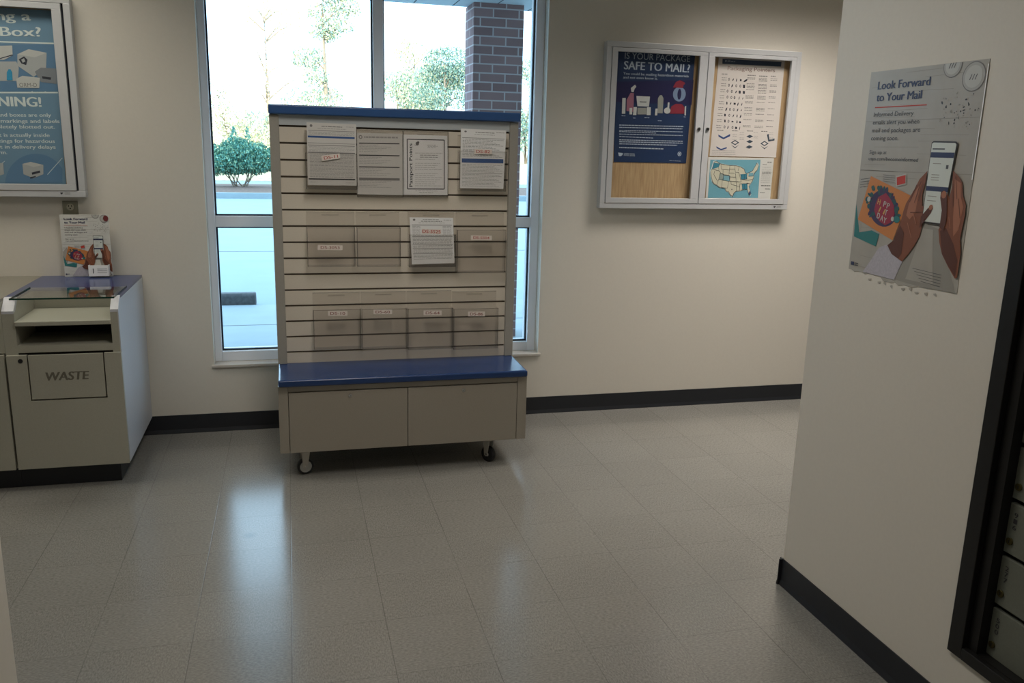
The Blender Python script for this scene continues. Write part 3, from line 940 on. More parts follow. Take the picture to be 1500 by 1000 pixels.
# ------------------------------------------------------------------ waste counter
CX0, CX1, CYF, CYB, CZ = -0.253, 0.208, 0.478, 1.158, 0.863
wc = empty('waste_counter', (-0.02, 0.82, 0), 'greige lobby counter with a WASTE flap, blue top and letter slots', 'counter')
UF = 0.492          # front of the upper part
def side_profile(x0, x1, mt, mb_):
    mb_.prism([(0.53, 0.10), (CYB, 0.10), (CYB, CZ-0.012), (0.560, CZ-0.012), (0.512, 0.806), (UF, 0.806), (UF, 0.628), (UF, 0.628), (0.50, 0.10)], 0, x0, x1, mt)
m = MB()
side_profile(CX1-0.004, CX1, LIT_L, m)
side_profile(CX1-0.034, CX1-0.004, GREIGE_L, m)
side_profile(CX0, CX0+0.048, GREIGE_L, m)
m.box(CX0+0.048, CX1-0.034, UF, CYB, 0.628, 0.659, GREIGE_L)        # rail under the slot
m.box(CX0+0.048, CX1-0.034, 0.80, 0.815, 0.659, CZ-0.012, GREIGE_L) # back of the tray
m.box(CX0+0.048, CX1-0.034, 0.815, CYB, 0.10, CZ-0.012, GREIGE_L)
m.box(CX0+0.048, CX1-0.034, 0.4985, 0.815, 0.10, 0.6275, DARK)  # black filler, painted shade behind the flap and door gaps
m.box(CX0+0.048, CX1-0.034, 0.775, 0.80, 0.659, 0.747, DARK)  # black slab, painted shade at the back of the slot
m.build('body', wc)
for a, b in ((CX0, CX0+0.048), (CX1-0.034, CX1)):
    m = MB()
    m.prism([(UF-0.0008, 0.800), (0.5595, 0.800), (0.5595, CZ), (0.545, CZ), (UF-0.0008, 0.812)], 0, a+0.0003, b-0.0003, LIT_L)
    tag(m.build('end_cap', wc), 'slanted end cap with pale blue-grey sky light painted in')
m = MB(); m.box(CX0+0.048, CX1-0.034, UF-0.012, 0.80, 0.747, 0.767, GREIGE_L); m.build('tray_shelf', wc, bevel=0.003)
m = MB()
m.prism([(CX0, 0.560), (CX0, CYB), (CX1, CYB), (CX1, 0.560), (CX1-0.034, 0.560), (CX1-0.034, 0.775), (CX0+0.048, 0.775), (CX0+0.048, 0.560)][::-1], 2, CZ-0.012, CZ, BLUE_C)
m.build('countertop', wc)
m = MB(); m.box(-0.212, 0.196, 0.476, 0.790, CZ+0.0008, CZ+0.0012, TOPGLASS); m.box(-0.212, 0.196, 0.4755, 0.478, CZ, CZ+0.007, GLASSEDGE)
m.box(0.1955, 0.198, 0.478, 0.79, CZ, CZ+0.006, GLASSEDGE); m.box(-0.214, -0.2115, 0.478, 0.79, CZ, CZ+0.006, GLASSEDGE)
m.build('glass_top', wc)
DY = 0.474
m = MB()
m.box(CX0+0.005, -0.169, DY, DY+0.018, 0.101, 0.620, GREIGE_L)
m.box(0.139, CX1, DY, DY+0.018, 0.101, 0.620, GREIGE_L)
m.box(-0.169, 0.139, DY, DY+0.018, 0.101, 0.4145, GREIGE_L)
dr = m.build('door', wc)
m = MB(); m.cyl((-0.194, DY-0.002, 0.596), 0.0095, 0.004, DARK, (0,1,0), 18); sub(m, 'lock', dr, wc)
m = MB(); m.box(-0.1635, 0.1335, DY, DY+0.014, 0.4215, 0.619, GREIGE_L); fl = sub(m, 'waste_flap', dr, wc)
sh = Sheet(1, DY-0.0002)
sh.ptext('WASTE', (66, 557.5), (129, 555.0), 12.0, mat('flap_lettering_grey', (104, 100, 88), 0.5), 1, 0.035, 0.16)
o = sub(sh.mb, 'lettering', dr, wc)
m = MB(); m.box(CX0, 0.160, 0.526, CYB, 0.0, 0.10, BASE); m.build('toe_kick', wc)

# neighbouring counter
lc = empty('lobby_counter', (-0.75, 0.82, 0), 'plain greige lobby counter left of the waste counter, cut by the frame', 'counter')
m = MB(); m.box(-1.30, CX0-0.001, UF, CYB, 0.628, CZ-0.012, GREIGE_L); m.box(-1.30, CX0-0.001, 0.50, CYB, 0.10, 0.62, GREIGE_L); m.build('body', lc)
m = MB(); m.box(-1.30, CX0-0.001, UF, CYB, CZ-0.012, CZ, mat('grey_counter_laminate', (128, 124, 112), 0.4, noise=0.05, nscale=250)); m.build('countertop', lc)
m = MB(); m.box(-0.775, CX0-0.005, DY, DY+0.018, 0.101, 0.623, GREIGE_L); m.build('door', lc)
m = MB(); m.box(-1.29, -0.779, DY, DY+0.018, 0.101, 0.623, GREIGE_L); m.build('door', lc)
m = MB(); m.box(-1.30, CX0-0.001, 0.526, CYB, 0.0, 0.10, BASE); m.build('toe_kick', lc)

# ------------------------------------------------------------------ wall outlet
ot = empty('wall_outlet', (-0.097, YW, 1.178), 'small steel electrical outlet on the wall behind the tabletop display', 'outlet')
m = MB(); m.box(-0.132, -0.062, YW-0.006, YW, 1.120, 1.2355, mat('steel_plate', (140, 138, 122), 0.4, metal=0.4)); m.build('cover_plate', ot, bevel=0.002)
for zc in (1.205, 1.152):
    m = MB(); m.cyl((-0.097, YW-0.009, zc), 0.0165, 0.003, mat('outlet_plastic', (168, 164, 146), 0.5), (0,1,0), 20)
    for dx in (-0.007, 0.007): m.box(-0.097+dx-0.0015, -0.097+dx+0.0015, YW-0.0096, YW-0.008, zc+0.001, zc+0.010, DARK)
    m.cyl((-0.097, YW-0.0096, zc-0.007), 0.003, 0.001, DARK, (0,1,0), 10)
    m.build('socket', ot)

# ------------------------------------------------------------------ Look Forward artwork (large poster and small display share it)
WB1 = mat('print_pale_grey', (166, 162, 153), 0.4, noise=0.05, nscale=14)
WB2 = mat('print_board_line', (148, 145, 137), 0.45)
SKIN = mat('print_brown_skin', (128, 78, 56), 0.45)
SKIN_D = mat('print_dark_skin', (92, 54, 42), 0.45)
SKIN_L = mat('print_light_skin', (164, 108, 82), 0.45)
NAVY_T = mat('print_navy', (50, 56, 88), 0.45)
TXT = mat('print_grey_text', (84, 84, 88), 0.45)
ORANGE = mat('print_orange', (196, 126, 70), 0.45)
TEAL = mat('print_teal', (48, 118, 118), 0.45)
PINK = mat('print_crimson', (150, 46, 68), 0.45)
PLUM = mat('print_plum', (66, 52, 84), 0.45)
LEAFP = mat('print_leaf', (46, 86, 84), 0.45)
TEAL_D = mat('print_deep_teal', (38, 84, 92), 0.45); GOLDP = mat('print_gold', (196, 160, 96), 0.45)
CUFF = mat('print_cuff', (176, 172, 180), 0.5, noise=0.08, nscale=160)
MUG = mat('print_white_ceramic', (184, 184, 178), 0.4); MUG_R = mat('print_ceramic_rim', (168, 166, 160), 0.4); TXT_S = mat('print_soft_shadow', (118, 116, 114), 0.45)
SCRN = mat('print_phone_screen', (206, 212, 206), 0.35)
EDGE = mat('print_phone_edge', (58, 54, 54), 0.4)
ENVG = mat('print_kraft', (164, 158, 148), 0.45)
LHAND = [(0.296,-0.282),(0.269,-0.306),(0.255,-0.333),(0.24,-0.357),(0.227,-0.377),(0.22,-0.401),(0.216,-0.425),(0.206,-0.453),(0.195,-0.486),(0.171,-0.503),(0.194,-0.526),(0.241,-0.542),(0.26,-0.522),(0.28,-0.496),(0.299,-0.463),(0.305,-0.424),(0.333,-0.392),(0.334,-0.371),(0.32,-0.366),(0.294,-0.38),(0.288,-0.35),(0.294,-0.312)]
RHAND = [(0.392,-0.279),(0.414,-0.292),(0.43,-0.309),(0.438,-0.341),(0.453,-0.364),(0.455,-0.393),(0.452,-0.425),(0.45,-0.454),(0.459,-0.488),(0.459,-0.556),(0.451,-0.559),(0.421,-0.531),(0.393,-0.501),(0.377,-0.47),(0.368,-0.437),(0.379,-0.417),(0.376,-0.388),(0.366,-0.36),(0.358,-0.34),(0.365,-0.329),(0.381,-0.333),(0.391,-0.351),(0.396,-0.322)]
def artwork(sh, F, s, small=False):
    """F maps poster metres (u right, v down negative) to the sheet's plane"""
    def P(pts, m, l): sh.poly([F(*p) for p in pts], m, l)
    def E(u, v, ru, rv, m, l, n=18, rot=0): sh.ell(F(u, v), ru*s, rv*s, m, l, n, rot)
    def Ln(a, b, wd, m, l=1): sh.line(F(*a), F(*b), wd*s, m, l)
    rnd = random.Random(5)
    for k in range(34):       # grain of the white boards
        v = -0.012 - 0.0173*k
        u0 = rnd.uniform(0.004, 0.25); u1 = min(0.455, u0 + rnd.uniform(0.05, 0.2))
        if v < -0.55 : u1 = min(u1, 0.43)
        Ln((u0, v), (u1, v + rnd.uniform(-.003,.003)), 0.0012, WB2)
    for v in (-0.145, -0.29, -0.43): Ln((0.002, v), (0.458, v+0.003), 0.002, WB2)
    # mugs and petals at the top right
    for (u, v, r) in ((0.335, -0.006, 0.034), (0.414, -0.040, 0.040)):
        ru = r if u < .4 else min(r, 0.459-u)
        for q_, mm, l_ in ((1.0, TXT_S, 2), (0.93, MUG_R, 3), (0.74, MUG, 4)):
            P([(min(0.457, u + r*q_*math.cos(a*PI/14)), min(-0.001, v + r*q_*0.95*math.sin(a*PI/14))) for a in range(28)], mm, l_)
        for k in range(3): Ln((u-0.012+0.009*k, v-0.008), (u-0.006+0.009*k, v+0.006), 0.0024, TXT, 5)
    for k in range(70):
        u = rnd.uniform(0.31, 0.452); v = rnd.uniform(-0.17, -0.075)
        E(u, v, rnd.uniform(.0015,.005), rnd.uniform(.001,.003), (TXT, WB2, ENVG)[k % 3], 2, 6, rnd.uniform(0, 3))
    if small:
        E(0.432, -0.036, 0.026, 0.032, mat('print_maroon', (112, 48, 48), 0.5), 5)
    # words
    def Tx(t, u0, v, u1, cap, m, b=0.0): sh.text(t, F(u0, v), F(u1, v), cap*s, m, 2, b)
    Tx('Look Forward', 0.040, -0.0525, 0.258, 0.0225, NAVY_T, 0.035)
    Tx('to Your Mail', 0.040, -0.0865, 0.231, 0.0225, NAVY_T, 0.035)
    Ln((0.037, -0.1045), (0.256, -0.1045), 0.0028, INK_R, 2)
    Tx('Informed Delivery', 0.036, -0.131, 0.208, 0.0125, TXT, 0.006)
    Tx('emails alert you when', 0.036, -0.154, 0.235, 0.0125, TXT, 0.006)
    Tx('mail and packages are', 0.036, -0.177, 0.243, 0.0125, TXT, 0.006)
    Tx('coming soon.', 0.036, -0.200, 0.158, 0.0125, TXT, 0.006)
    Tx('Sign up at', 0.036, -0.240, 0.115, 0.0105, TXT, 0.005)
    Tx('usps.com/becomeinformed', 0.036, -0.259, 0.250, 0.0105, TXT, 0.012)
    # envelopes and card
    P([(0.003,-0.36),(0.045,-0.315),(0.05,-0.40),(0.035,-0.478),(0.003,-0.47)], ENVG, 2)
    P([(0.003,-0.393),(0.02,-0.442),(0.033,-0.479),(0.09,-0.467),(0.126,-0.475),(0.118,-0.513),(0.009,-0.494)], TEAL, 3)
    P([(0.057,-0.306),(0.239,-0.353),(0.189,-0.487),(0.019,-0.44)], ORANGE, 4)
    E(0.130, -0.398, 0.066, 0.052, PLUM, 5, 26, -0.3)
    for k in range(46):
        a = rnd.uniform(-0.3, 4.4); q_ = rnd.uniform(0.72, 1.02)
        E(0.126 + 0.080*q_*math.cos(a), -0.394 + 0.052*q_*math.sin(a) - 0.018*q_*math.cos(a), rnd.uniform(.006,.013), rnd.uniform(.004,.008), (LEAFP, PLUM, LEAFP, TEAL_D)[k % 4], 6 + 0.01*k, 8, a)
    P([(0.095,-0.385),(0.104,-0.366),(0.125,-0.357),(0.136,-0.352),(0.158,-0.368),(0.176,-0.385),(0.184,-0.410),(0.172,-0.436),(0.150,-0.446),(0.124,-0.438),(0.104,-0.425),(0.092,-0.405)], PINK, 7)
    for (t, u, v, wd) in (('H', 0.103, -0.387, .012), ('P', 0.130, -0.392, .011), ('P', 0.146, -0.396, .010), ('I', 0.112, -0.408, .004), ('I', 0.133, -0.414, .004), ('T', 0.140, -0.416, .011), ('D', 0.108, -0.428, .012), ('A', 0.124, -0.434, .013), ('Y', 0.138, -0.439, .013)):
        sh.text(t, F(u, v), F(u + wd, v - 0.002), 0.0165*s, (MUG, GOLDP)[t in 'HI'], 8, 0.02)
    E(0.062, -0.375, 0.008, 0.008, MUG, 8, 10); E(0.178, -0.425, 0.007, 0.007, MUG, 8, 10); E(0.196, -0.425, 0.014, 0.010, TEAL, 8, 10)
    for k in range(4): Ln((0.010, -0.318-0.008*k), (0.055, -0.312-0.008*k), 0.0015, TXT, 2)
    for k in range(4): Ln((0.112, -0.300-0.006*k), (0.165, -0.302-0.006*k), 0.0012, TXT, 2)
    P([(0.169,-0.302),(0.211,-0.293),(0.216,-0.323),(0.175,-0.332)], MUG, 5); P([(0.173,-0.305),(0.209,-0.297),(0.212,-0.320),(0.178,-0.328)], INK_R, 6)
    # shirt, shadowed paper, hands, phone
    P([(0.216,-0.598),(0.302,-0.424),(0.368,-0.437),(0.457,-0.598),(0.33,-0.603)], WB2, 2)
    P([(0.262,-0.590),(0.305,-0.440),(0.345,-0.440),(0.372,-0.590)], WB1, 3)
    P([(0.168,-0.501),(0.194,-0.528),(0.241,-0.542),(0.216,-0.600),(0.072,-0.597),(0.108,-0.55),(0.133,-0.514)], CUFF, 4)
    P(LHAND, SKIN, 9)
    P([(0.215,-0.44),(0.235,-0.46),(0.236,-0.52),(0.225,-0.535),(0.194,-0.526),(0.171,-0.503),(0.195,-0.486)], SKIN_D, 10)
    P([(0.24,-0.375),(0.262,-0.335),(0.28,-0.315),(0.272,-0.36),(0.27,-0.40),(0.25,-0.42),(0.235,-0.41)], SKIN_L, 10)
    P(RHAND, SKIN, 11)
    P([(0.402,-0.30),(0.425,-0.31),(0.432,-0.345),(0.445,-0.37),(0.44,-0.43),(0.425,-0.45),(0.415,-0.40),(0.41,-0.35)], SKIN_L, 12)
    P([(0.375,-0.44),(0.395,-0.43),(0.43,-0.47),(0.452,-0.51),(0.452,-0.555),(0.42,-0.528),(0.393,-0.50)], SKIN_D, 12)
    P([(0.298,-0.206),(0.305,-0.202),(0.388,-0.203),(0.395,-0.208),(0.379,-0.424),(0.300,-0.424)], EDGE, 10)
    P([(0.301,-0.209),(0.307,-0.206),(0.386,-0.207),(0.391,-0.211),(0.377,-0.420),(0.303,-0.420)], SCRN, 13)
    P([(0.302,-0.232),(0.389,-0.232),(0.388,-0.246),(0.302,-0.246)], NAVY_T, 14)
    Ln((0.306,-0.223), (0.352,-0.223), 0.0035, TXT, 14)
    P([(0.302,-0.323),(0.384,-0.323),(0.383,-0.336),(0.302,-0.336)], NAVY_T, 14)
    Ln((0.365,-0.270), (0.374,-0.270), 0.010, TXT, 14)
    for k, v in enumerate((-0.262, -0.292, -0.299, -0.306, -0.350, -0.362)): Ln((0.315 - .004*(k > 3), v), (0.345, v), 0.0018, WB2, 14)
    for a, b in (((0.262,-0.322),(0.243,-0.372)), ((0.278,-0.312),(0.262,-0.372)), ((0.288,-0.318),(0.278,-0.366)), ((0.404,-0.292),(0.420,-0.352)), ((0.398,-0.312),(0.410,-0.372)), ((0.425,-0.35),(0.440,-0.40)), ((0.25,-0.40),(0.30,-0.395))):
        Ln(a, b, 0.0018, SKIN_D, 13)        # shaded gaps between the fingers
    for a, b in (((0.262,-0.40),(0.280,-0.43)), ((0.245,-0.43),(0.268,-0.47)), ((0.40,-0.40),(0.41,-0.43))):
        Ln(a, b, 0.0022, SKIN_L, 13)
    # thumbs over the glass
    P([(0.296,-0.408),(0.318,-0.384),(0.333,-0.372),(0.338,-0.382),(0.332,-0.396),(0.312,-0.420),(0.296,-0.44)], SKIN_D, 15)
    P([(0.372,-0.43),(0.372,-0.385),(0.360,-0.352),(0.360,-0.336),(0.371,-0.331),(0.381,-0.338),(0.389,-0.37),(0.394,-0.41),(0.388,-0.44)], SKIN_D, 15)
    E(0.372, -0.343, 0.009, 0.010, SKIN_L, 16, 14); E(0.330, -0.380, 0.008, 0.007, SKIN_L, 16, 14, 0.7)
    # eagle badge
    P([(0.010,-0.572),(0.026,-0.572),(0.026,-0.583),(0.010,-0.583)], NAVY_T, 5); Ln((0.030,-0.575), (0.046,-0.575), 0.003, TXT, 5); Ln((0.030,-0.581), (0.046,-0.581), 0.003, TXT, 5)
    for k in range(5): Ln((0.285+.01*k, -0.555-0.008*k), (0.40, -0.558-0.008*k), 0.0013, TXT, 4)

sh = Sheet(0, PX - 0.0014, 0.0009)
U0, V0 = 1.156, 1.800
def FB(u, v): return Vector((PX - 0.0014, -(U0 + u), V0 + v))
rnd = random.Random(21)
bot = []
for k in range(27):
    t = k/26
    bot.append((0.460*(1-t) + 0.012*t, -0.603 + 0.006*math.sin(t*9) + rnd.uniform(-.006, .005)))
bot[0] = (0.462, -0.600)
pts = [FB(0.0, 0.0), FB(0.459, 0.0)] + [FB(*p) for p in bot] + [FB(0.0, -0.598)]
sh.base([*pts], WB1)
# flip winding handled by shader (two-sided)
artwork(sh, FB, 1.0)
sh.line(FB(0.4585, -0.012), FB(0.4595, -0.30), 0.003, PAPER, 6)     # painted highlight in place of a curled edge
for k in range(9):                                                  # torn scraps left below the edge
    u = 0.10 + 0.035*k + rnd.uniform(-.01, .01); v = -0.613 - rnd.uniform(0, .008)
    sh.poly([FB(u, v), FB(u+rnd.uniform(.008,.02), v+.003), FB(u+.012, v-rnd.uniform(.003,.008)), FB(u+.002, v-.004)], WB1, 0)
sh.done('wall_poster', 'large Look Forward to Your Mail poster with torn bottom on the right-hand wall', 'poster')

# tabletop display of the same artwork
TDY = 1.118
sx_ = (hit(163, 316, 1, TDY).x - hit(91, 314, 1, TDY).x) / 0.46
x_l = hit(91, 360, 1, TDY).x; z_t = hit(91, 314, 1, TDY).z
sz_ = (z_t - (CZ + 0.001)) / 0.604
td = empty('tabletop_display', (x_l + 0.115, TDY, CZ), 'small Look Forward to Your Mail cardboard display standing on the counter', 'display')
sh = Sheet(1, TDY, 0.003)
def FS(u, v): return Vector((x_l + u*sx_, TDY, z_t + v*sz_))
sh.base([FS(0, 0), FS(0.46, 0), FS(0.46, -0.604), FS(0, -0.604)], mat('print_card_white', (206, 206, 200), 0.4, noise=0.04, nscale=20))
_a, WB1 = WB1, MATS['print_card_white']
artwork(sh, FS, sx_*0.97, True)
WB1 = _a
sh.mb.build('card', td)
m = MB()
x1_ = FS(0.46, 0).x; x0p, x1p = FS(0.245, 0).x, FS(0.435, 0).x
m.box(x0p, x1p, TDY-0.040, TDY-0.037, CZ+0.010, CZ+0.062, PAPER)
m.box(x0p, x0p+0.002, TDY-0.037, TDY-0.003, CZ+0.010, CZ+0.062, PAPER); m.box(x1p-0.002, x1p, TDY-0.037, TDY-0.003, CZ+0.010, CZ+0.062, PAPER)
m.box(x0p, x1p, TDY-0.040, TDY-0.003, CZ+0.008, CZ+0.010, PAPER)
pk = m.build('leaflet_pocket', td)
sh = Sheet(1, TDY-0.0404)
for k in range(3): sh.line(Vector((x0p+0.040, TDY-0.0404, CZ+0.044-0.009*k)), Vector((x1p-0.006, TDY-0.0404, CZ+0.044-0.009*k)), 0.0016, TXT, 1)
sh.line(Vector((x0p+0.022, TDY-0.0404, CZ+0.022)), Vector((x0p+0.022, TDY-0.0404, CZ+0.046)), 0.004, TXT, 1)
sub(sh.mb, 'print', pk, td)
m = MB(); m.prism([(TDY+0.003, CZ+0.001), (TDY+0.036, CZ+0.001), (TDY+0.003, CZ+0.20)], 0, x_l+0.11, x_l+0.113, PAPER); m.build('easel', td)

# ------------------------------------------------------------------ notice cases
WOOD = wood_mat()
CORK = WOOD
def case(name, x0, x1, z0, z1, label, doors, cat='notice board'):
    """aluminium enclosed notice board: outer frame, glazed doors, wooden back"""
    t = empty(name, ((x0+x1)/2, YW, z0), label, cat, 'aluminium notice cases')
    yf = YW - 0.052
    m = MB()
    fw = 0.030
    m.box(x0, x1, yf, YW-0.001, z0, z0+fw, ALU); m.box(x0, x1, yf, YW-0.001, z1-fw, z1, ALU)
    m.box(x0, x0+fw, yf, YW-0.001, z0+fw, z1-fw, ALU); m.box(x1-fw, x1, yf, YW-0.001, z0+fw, z1-fw, ALU)
    m.build('outer_frame', t, bevel=0.002)
    e_ = 0.006   # dark strips added as painted shade behind the door joints
    for a in sorted({d_[0] for d_ in doors} | {d_[1] for d_ in doors}):
        m = MB(); m.box(a-e_, a+e_, yf+0.017, yf+0.024, z0+fw, z1-fw, GASKET_AND_SHADE); m.build('joint_shade', t)
    m = MB(); m.box(x0+fw, x1-fw, YW-0.012, YW-0.002, z0+fw, z1-fw, WOOD); m.build('backing', t)
    for (a, b, ga, gb, gz0, gz1, lockx) in doors:
        m = MB(); e = 0.0022
        a0, b0, c0, c1 = a+e, b-e, z0+fw+e, z1-fw-e
        m.box(a0, b0, yf-0.003, yf+0.016, c0, gz0, ALU); m.box(a0, b0, yf-0.003, yf+0.016, gz1, c1, ALU)
        m.box(a0, ga, yf-0.003, yf+0.016, gz0, gz1, ALU); m.box(gb, b0, yf-0.003, yf+0.016, gz0, gz1, ALU)
        d = m.build('door', t, bevel=0.0012)
        m = MB(); m.add([(ga, yf+0.008, gz0), (gb, yf+0.008, gz0), (gb, yf+0.008, gz1), (ga, yf+0.008, gz1)], [(0,1,2,3)], CASEGLASS); sub(m, 'glass', d, t)
        if lockx:
            m = MB(); m.cyl((lockx, yf-0.009, 1.677), 0.010, 0.006, CHROME, (0,1,0), 20); m.cyl((lockx, yf-0.0095, 1.677), 0.0045, 0.002, DARK, (0,1,0), 12); sub(m, 'lock', d, t)
    return t, yf
t1, yf = case('notice_case', 2.662, 3.868, 1.222, 2.130, 'wide two-door aluminium notice case right of the window', 
     [(2.692, 3.2735, 2.727, 3.222, 1.282, 2.077, 3.243), (3.2735, 3.838, 3.315, 3.805, 1.284, 2.078, 3.297)])
def case_mark(t, yf, px, py, s):
    shm = Sheet(1, yf - 0.0006)
    p = shm.P(px, py)
    shm.poly([p, p+Vector((.016*s,0,.001*s)), p+Vector((.010*s,0,-.008*s)), p+Vector((.004*s,0,-.010*s))], INK, 1)
    for k in range(2): shm.line(p+Vector((.022*s,0,-.001*s-.006*s*k)), p+Vector((.050*s,0,-.001*s-.006*s*k)), .002*s, INK_G, 1)
    shm.mb.build('maker_mark', t)
case_mark(t1, yf, 1133, 302, 1.0)
t2, yf2 = case('notice_case', -1.215, -0.012, 1.256, 2.178, 'aluminium notice case above the counter, cut by the left frame edge',
     [(-1.185, -0.635, -1.135, -0.690, 1.317, 2.120, None), (-0.635, -0.050, -0.592, -0.092, 1.317, 2.120, None)])
case_mark(t2, yf2, 88, 282, 0.9)

# --- posters in the right-hand case
YS = YW - 0.0145
NAVY = mat('poster_navy', (42, 60, 96), 0.4)
NAVY2 = mat('poster_deep_navy', (46, 44, 84), 0.4)
LTX = mat('poster_light_text', (192, 202, 214), 0.45)
sh = Sheet(1, YS, 0.001)
sh.base([sh.P(903, 70), sh.P(1018.5, 78), sh.P(1005, 239), sh.P(899, 237)], NAVY)
k5 = lambda pts: cr(895, 70, .1, pts)
sh.ppoly(k5([(80,500),(1210,470),(1180,840),(60,790)]), NAVY2, 1)
sh.ptext('IS YOUR PACKAGE', *k5([(200,158),(1155,208)]), 9.0, LTX, 2, 0.0)
sh.ptext('SAFE TO MAIL?', *k5([(190,312),(1150,362)]), 11.8, LTX, 2, 0.02)
sh.ptext('You could be mailing hazardous materials', *k5([(180,392),(1135,432)]), 3.6, LTX, 2, 0.015)
sh.ptext('and not even know it.', *k5([(178,448),(680,468)]), 3.6, LTX, 2, 0.015)
RED = mat('poster_lantern_red', (146, 52, 68), 0.4); PNK = mat('poster_spray_pink', (168, 112, 130), 0.4); GLS = mat('poster_lantern_glass', (132, 150, 180), 0.4)
WH = mat('poster_product_white', (206, 206, 204), 0.45); WH2 = mat('poster_product_shade', (158, 158, 152), 0.45)
sh.ppoly(k5([(165,735),(215,735),(208,965),(158,965)]), WH, 3)
sh.ppoly(k5([(285,660),(335,665),(330,900),(325,940),(225,925),(230,760)]), PNK, 3)
sh.ppoly(k5([(290,590),(350,540),(372,570),(345,600),(330,650),(298,645)]), WH, 4)
sh.ppoly(k5([(270,880),(310,880),(308,975),(268,975)]), WH, 5); sh.ppoly(k5([(330,868),(378,868),(370,985),(320,985)]), WH, 5)
sh.ppoly(k5([(370,705),(570,715),(555,862),(385,855)]), WH, 4); sh.ppoly(k5([(420,785),(520,788),(518,800),(420,796)]), TXT, 5)
sh.ppoly(k5([(385,878),(520,878),(520,975),(385,975)]), WH2, 4); sh.ppoly(k5([(525,870),(582,870),(578,985),(522,985)]), WH, 5)
sh.ppoly(k5([(686,740),(715,695),(745,695),(768,742),(755,960),(682,955)]), WH2, 4)
sh.ppoly(k5([(650,890),(682,890),(676,990),(642,990)]), WH, 5)
sh.ell(sh.P(*k5([(822,920)])[0]), .020, .017, WH, 5); sh.ppoly(k5([(832,800),(855,800),(850,900),(822,900)]), WH, 5)
sh.ppoly(k5([(905,580),(950,500),(1010,475),(1080,510),(1085,530),(1060,545),(1055,590)]), RED, 4)
sh.ell(sh.P(*k5([(1000,680)])[0]), .040, .040, GLS, 3); sh.ell(sh.P(*k5([(1000,680)])[0]), .012, .030, NAVY2, 4)
sh.ppoly(k5([(880,860),(945,820),(1040,825),(1075,870),(1075,965),(860,965)]), RED, 4)
sh.ppoly(k5([(1080,860),(1100,850),(1095,990),(1075,990)]), WH, 4)
kk = lambda pts: cr(860, 40, .28, pts)
for i, (x, y, a) in enumerate(((180,462,200),(240,474,255),(300,472,325),(390,488,370),(505,468,515))): sh.scribble(*kk([(min(x,a), y), (max(x,a), y+1)]), LTX, .003, 3, seed=i)
for i, (y, xe, wd) in enumerate(((515,505,.0045),(527,498,.0045),(543,500,.0035),(549,360,.0035),(562,500,.0035),(575,345,.0035),(592,500,.0045),(602,502,.0045),(613,470,.0045),(632,400,.0055))):
    sh.scribble(*kk([(168, y-4), (xe, y+4)]), LTX, wd, 2, seed=i)
# eagle emblem with its two lines of lettering, round seal
sh.ppoly(kk([(162,655),(188,658),(184,668),(176,674),(166,672)]), LTX, 2)
sh.ptext('UNITED STATES', *kk([(192,664),(248,667)]), 1.9, LTX, 2, .01); sh.ptext('POSTAL SERVICE', *kk([(192,672),(250,675)]), 1.9, LTX, 2, .01)
sh.ell(sh.P(*kk([(483,662)])[0]), .012, .012, LTX, 2); sh.ell(sh.P(*kk([(483,662)])[0]), .0085, .0085, NAVY, 3); sh.ell(sh.P(*kk([(483,662)])[0]), .005, .005, LTX, 4)
sh.scribble(*kk([(430,696),(490,700)]), LTX, .002, 2)
sh.done('safety_poster', 'navy IS YOUR PACKAGE SAFE TO MAIL? poster inside the notice case', 'poster')

PPINK = mat('poster_paper_blush', (214, 204, 198), 0.6)
sh = Sheet(1, YS, 0.001)
sh.base([sh.P(1053, 84), sh.P(1149.6, 89), sh.P(1136.6, 230.6), sh.P(1039.4, 228.3)], PPINK)
k6 = lambda pts: cr(1040, 80, .09, pts)
sh.ppoly(k6([(205,68),(1165,120),(1155,195),(200,148)]), mat('poster_slate_blue', (56, 72, 100), 0.5), 1)
sh.ptext('USPS', *k6([(285,118),(330,120)]), 2.2, LTX, 2, .01); sh.scribble(*k6([(340,112),(410,116)]), LTX, .003, 2)
sh.ppoly(k6([(245,92),(275,95),(268,112),(250,120)]), LTX, 2)
PPT = mat('poster_title_brown', (140, 112, 104), 0.6)
sh.ptext('Packaging Pointers', *k6([(285,250),(1055,285)]), 5.6, PPT, 2, 0.005)
for i, (a, b) in enumerate((((190,315),(285,318)), ((610,335),(740,340)), ((800,348),(935,354)), ((990,350),(1070,354)))): sh.scribble(*k6([a, b]), INK_G, .005, 2, seed=i)
INKB = mat('poster_icon_ink', (52, 54, 66), 0.6)
rnd = random.Random(3)
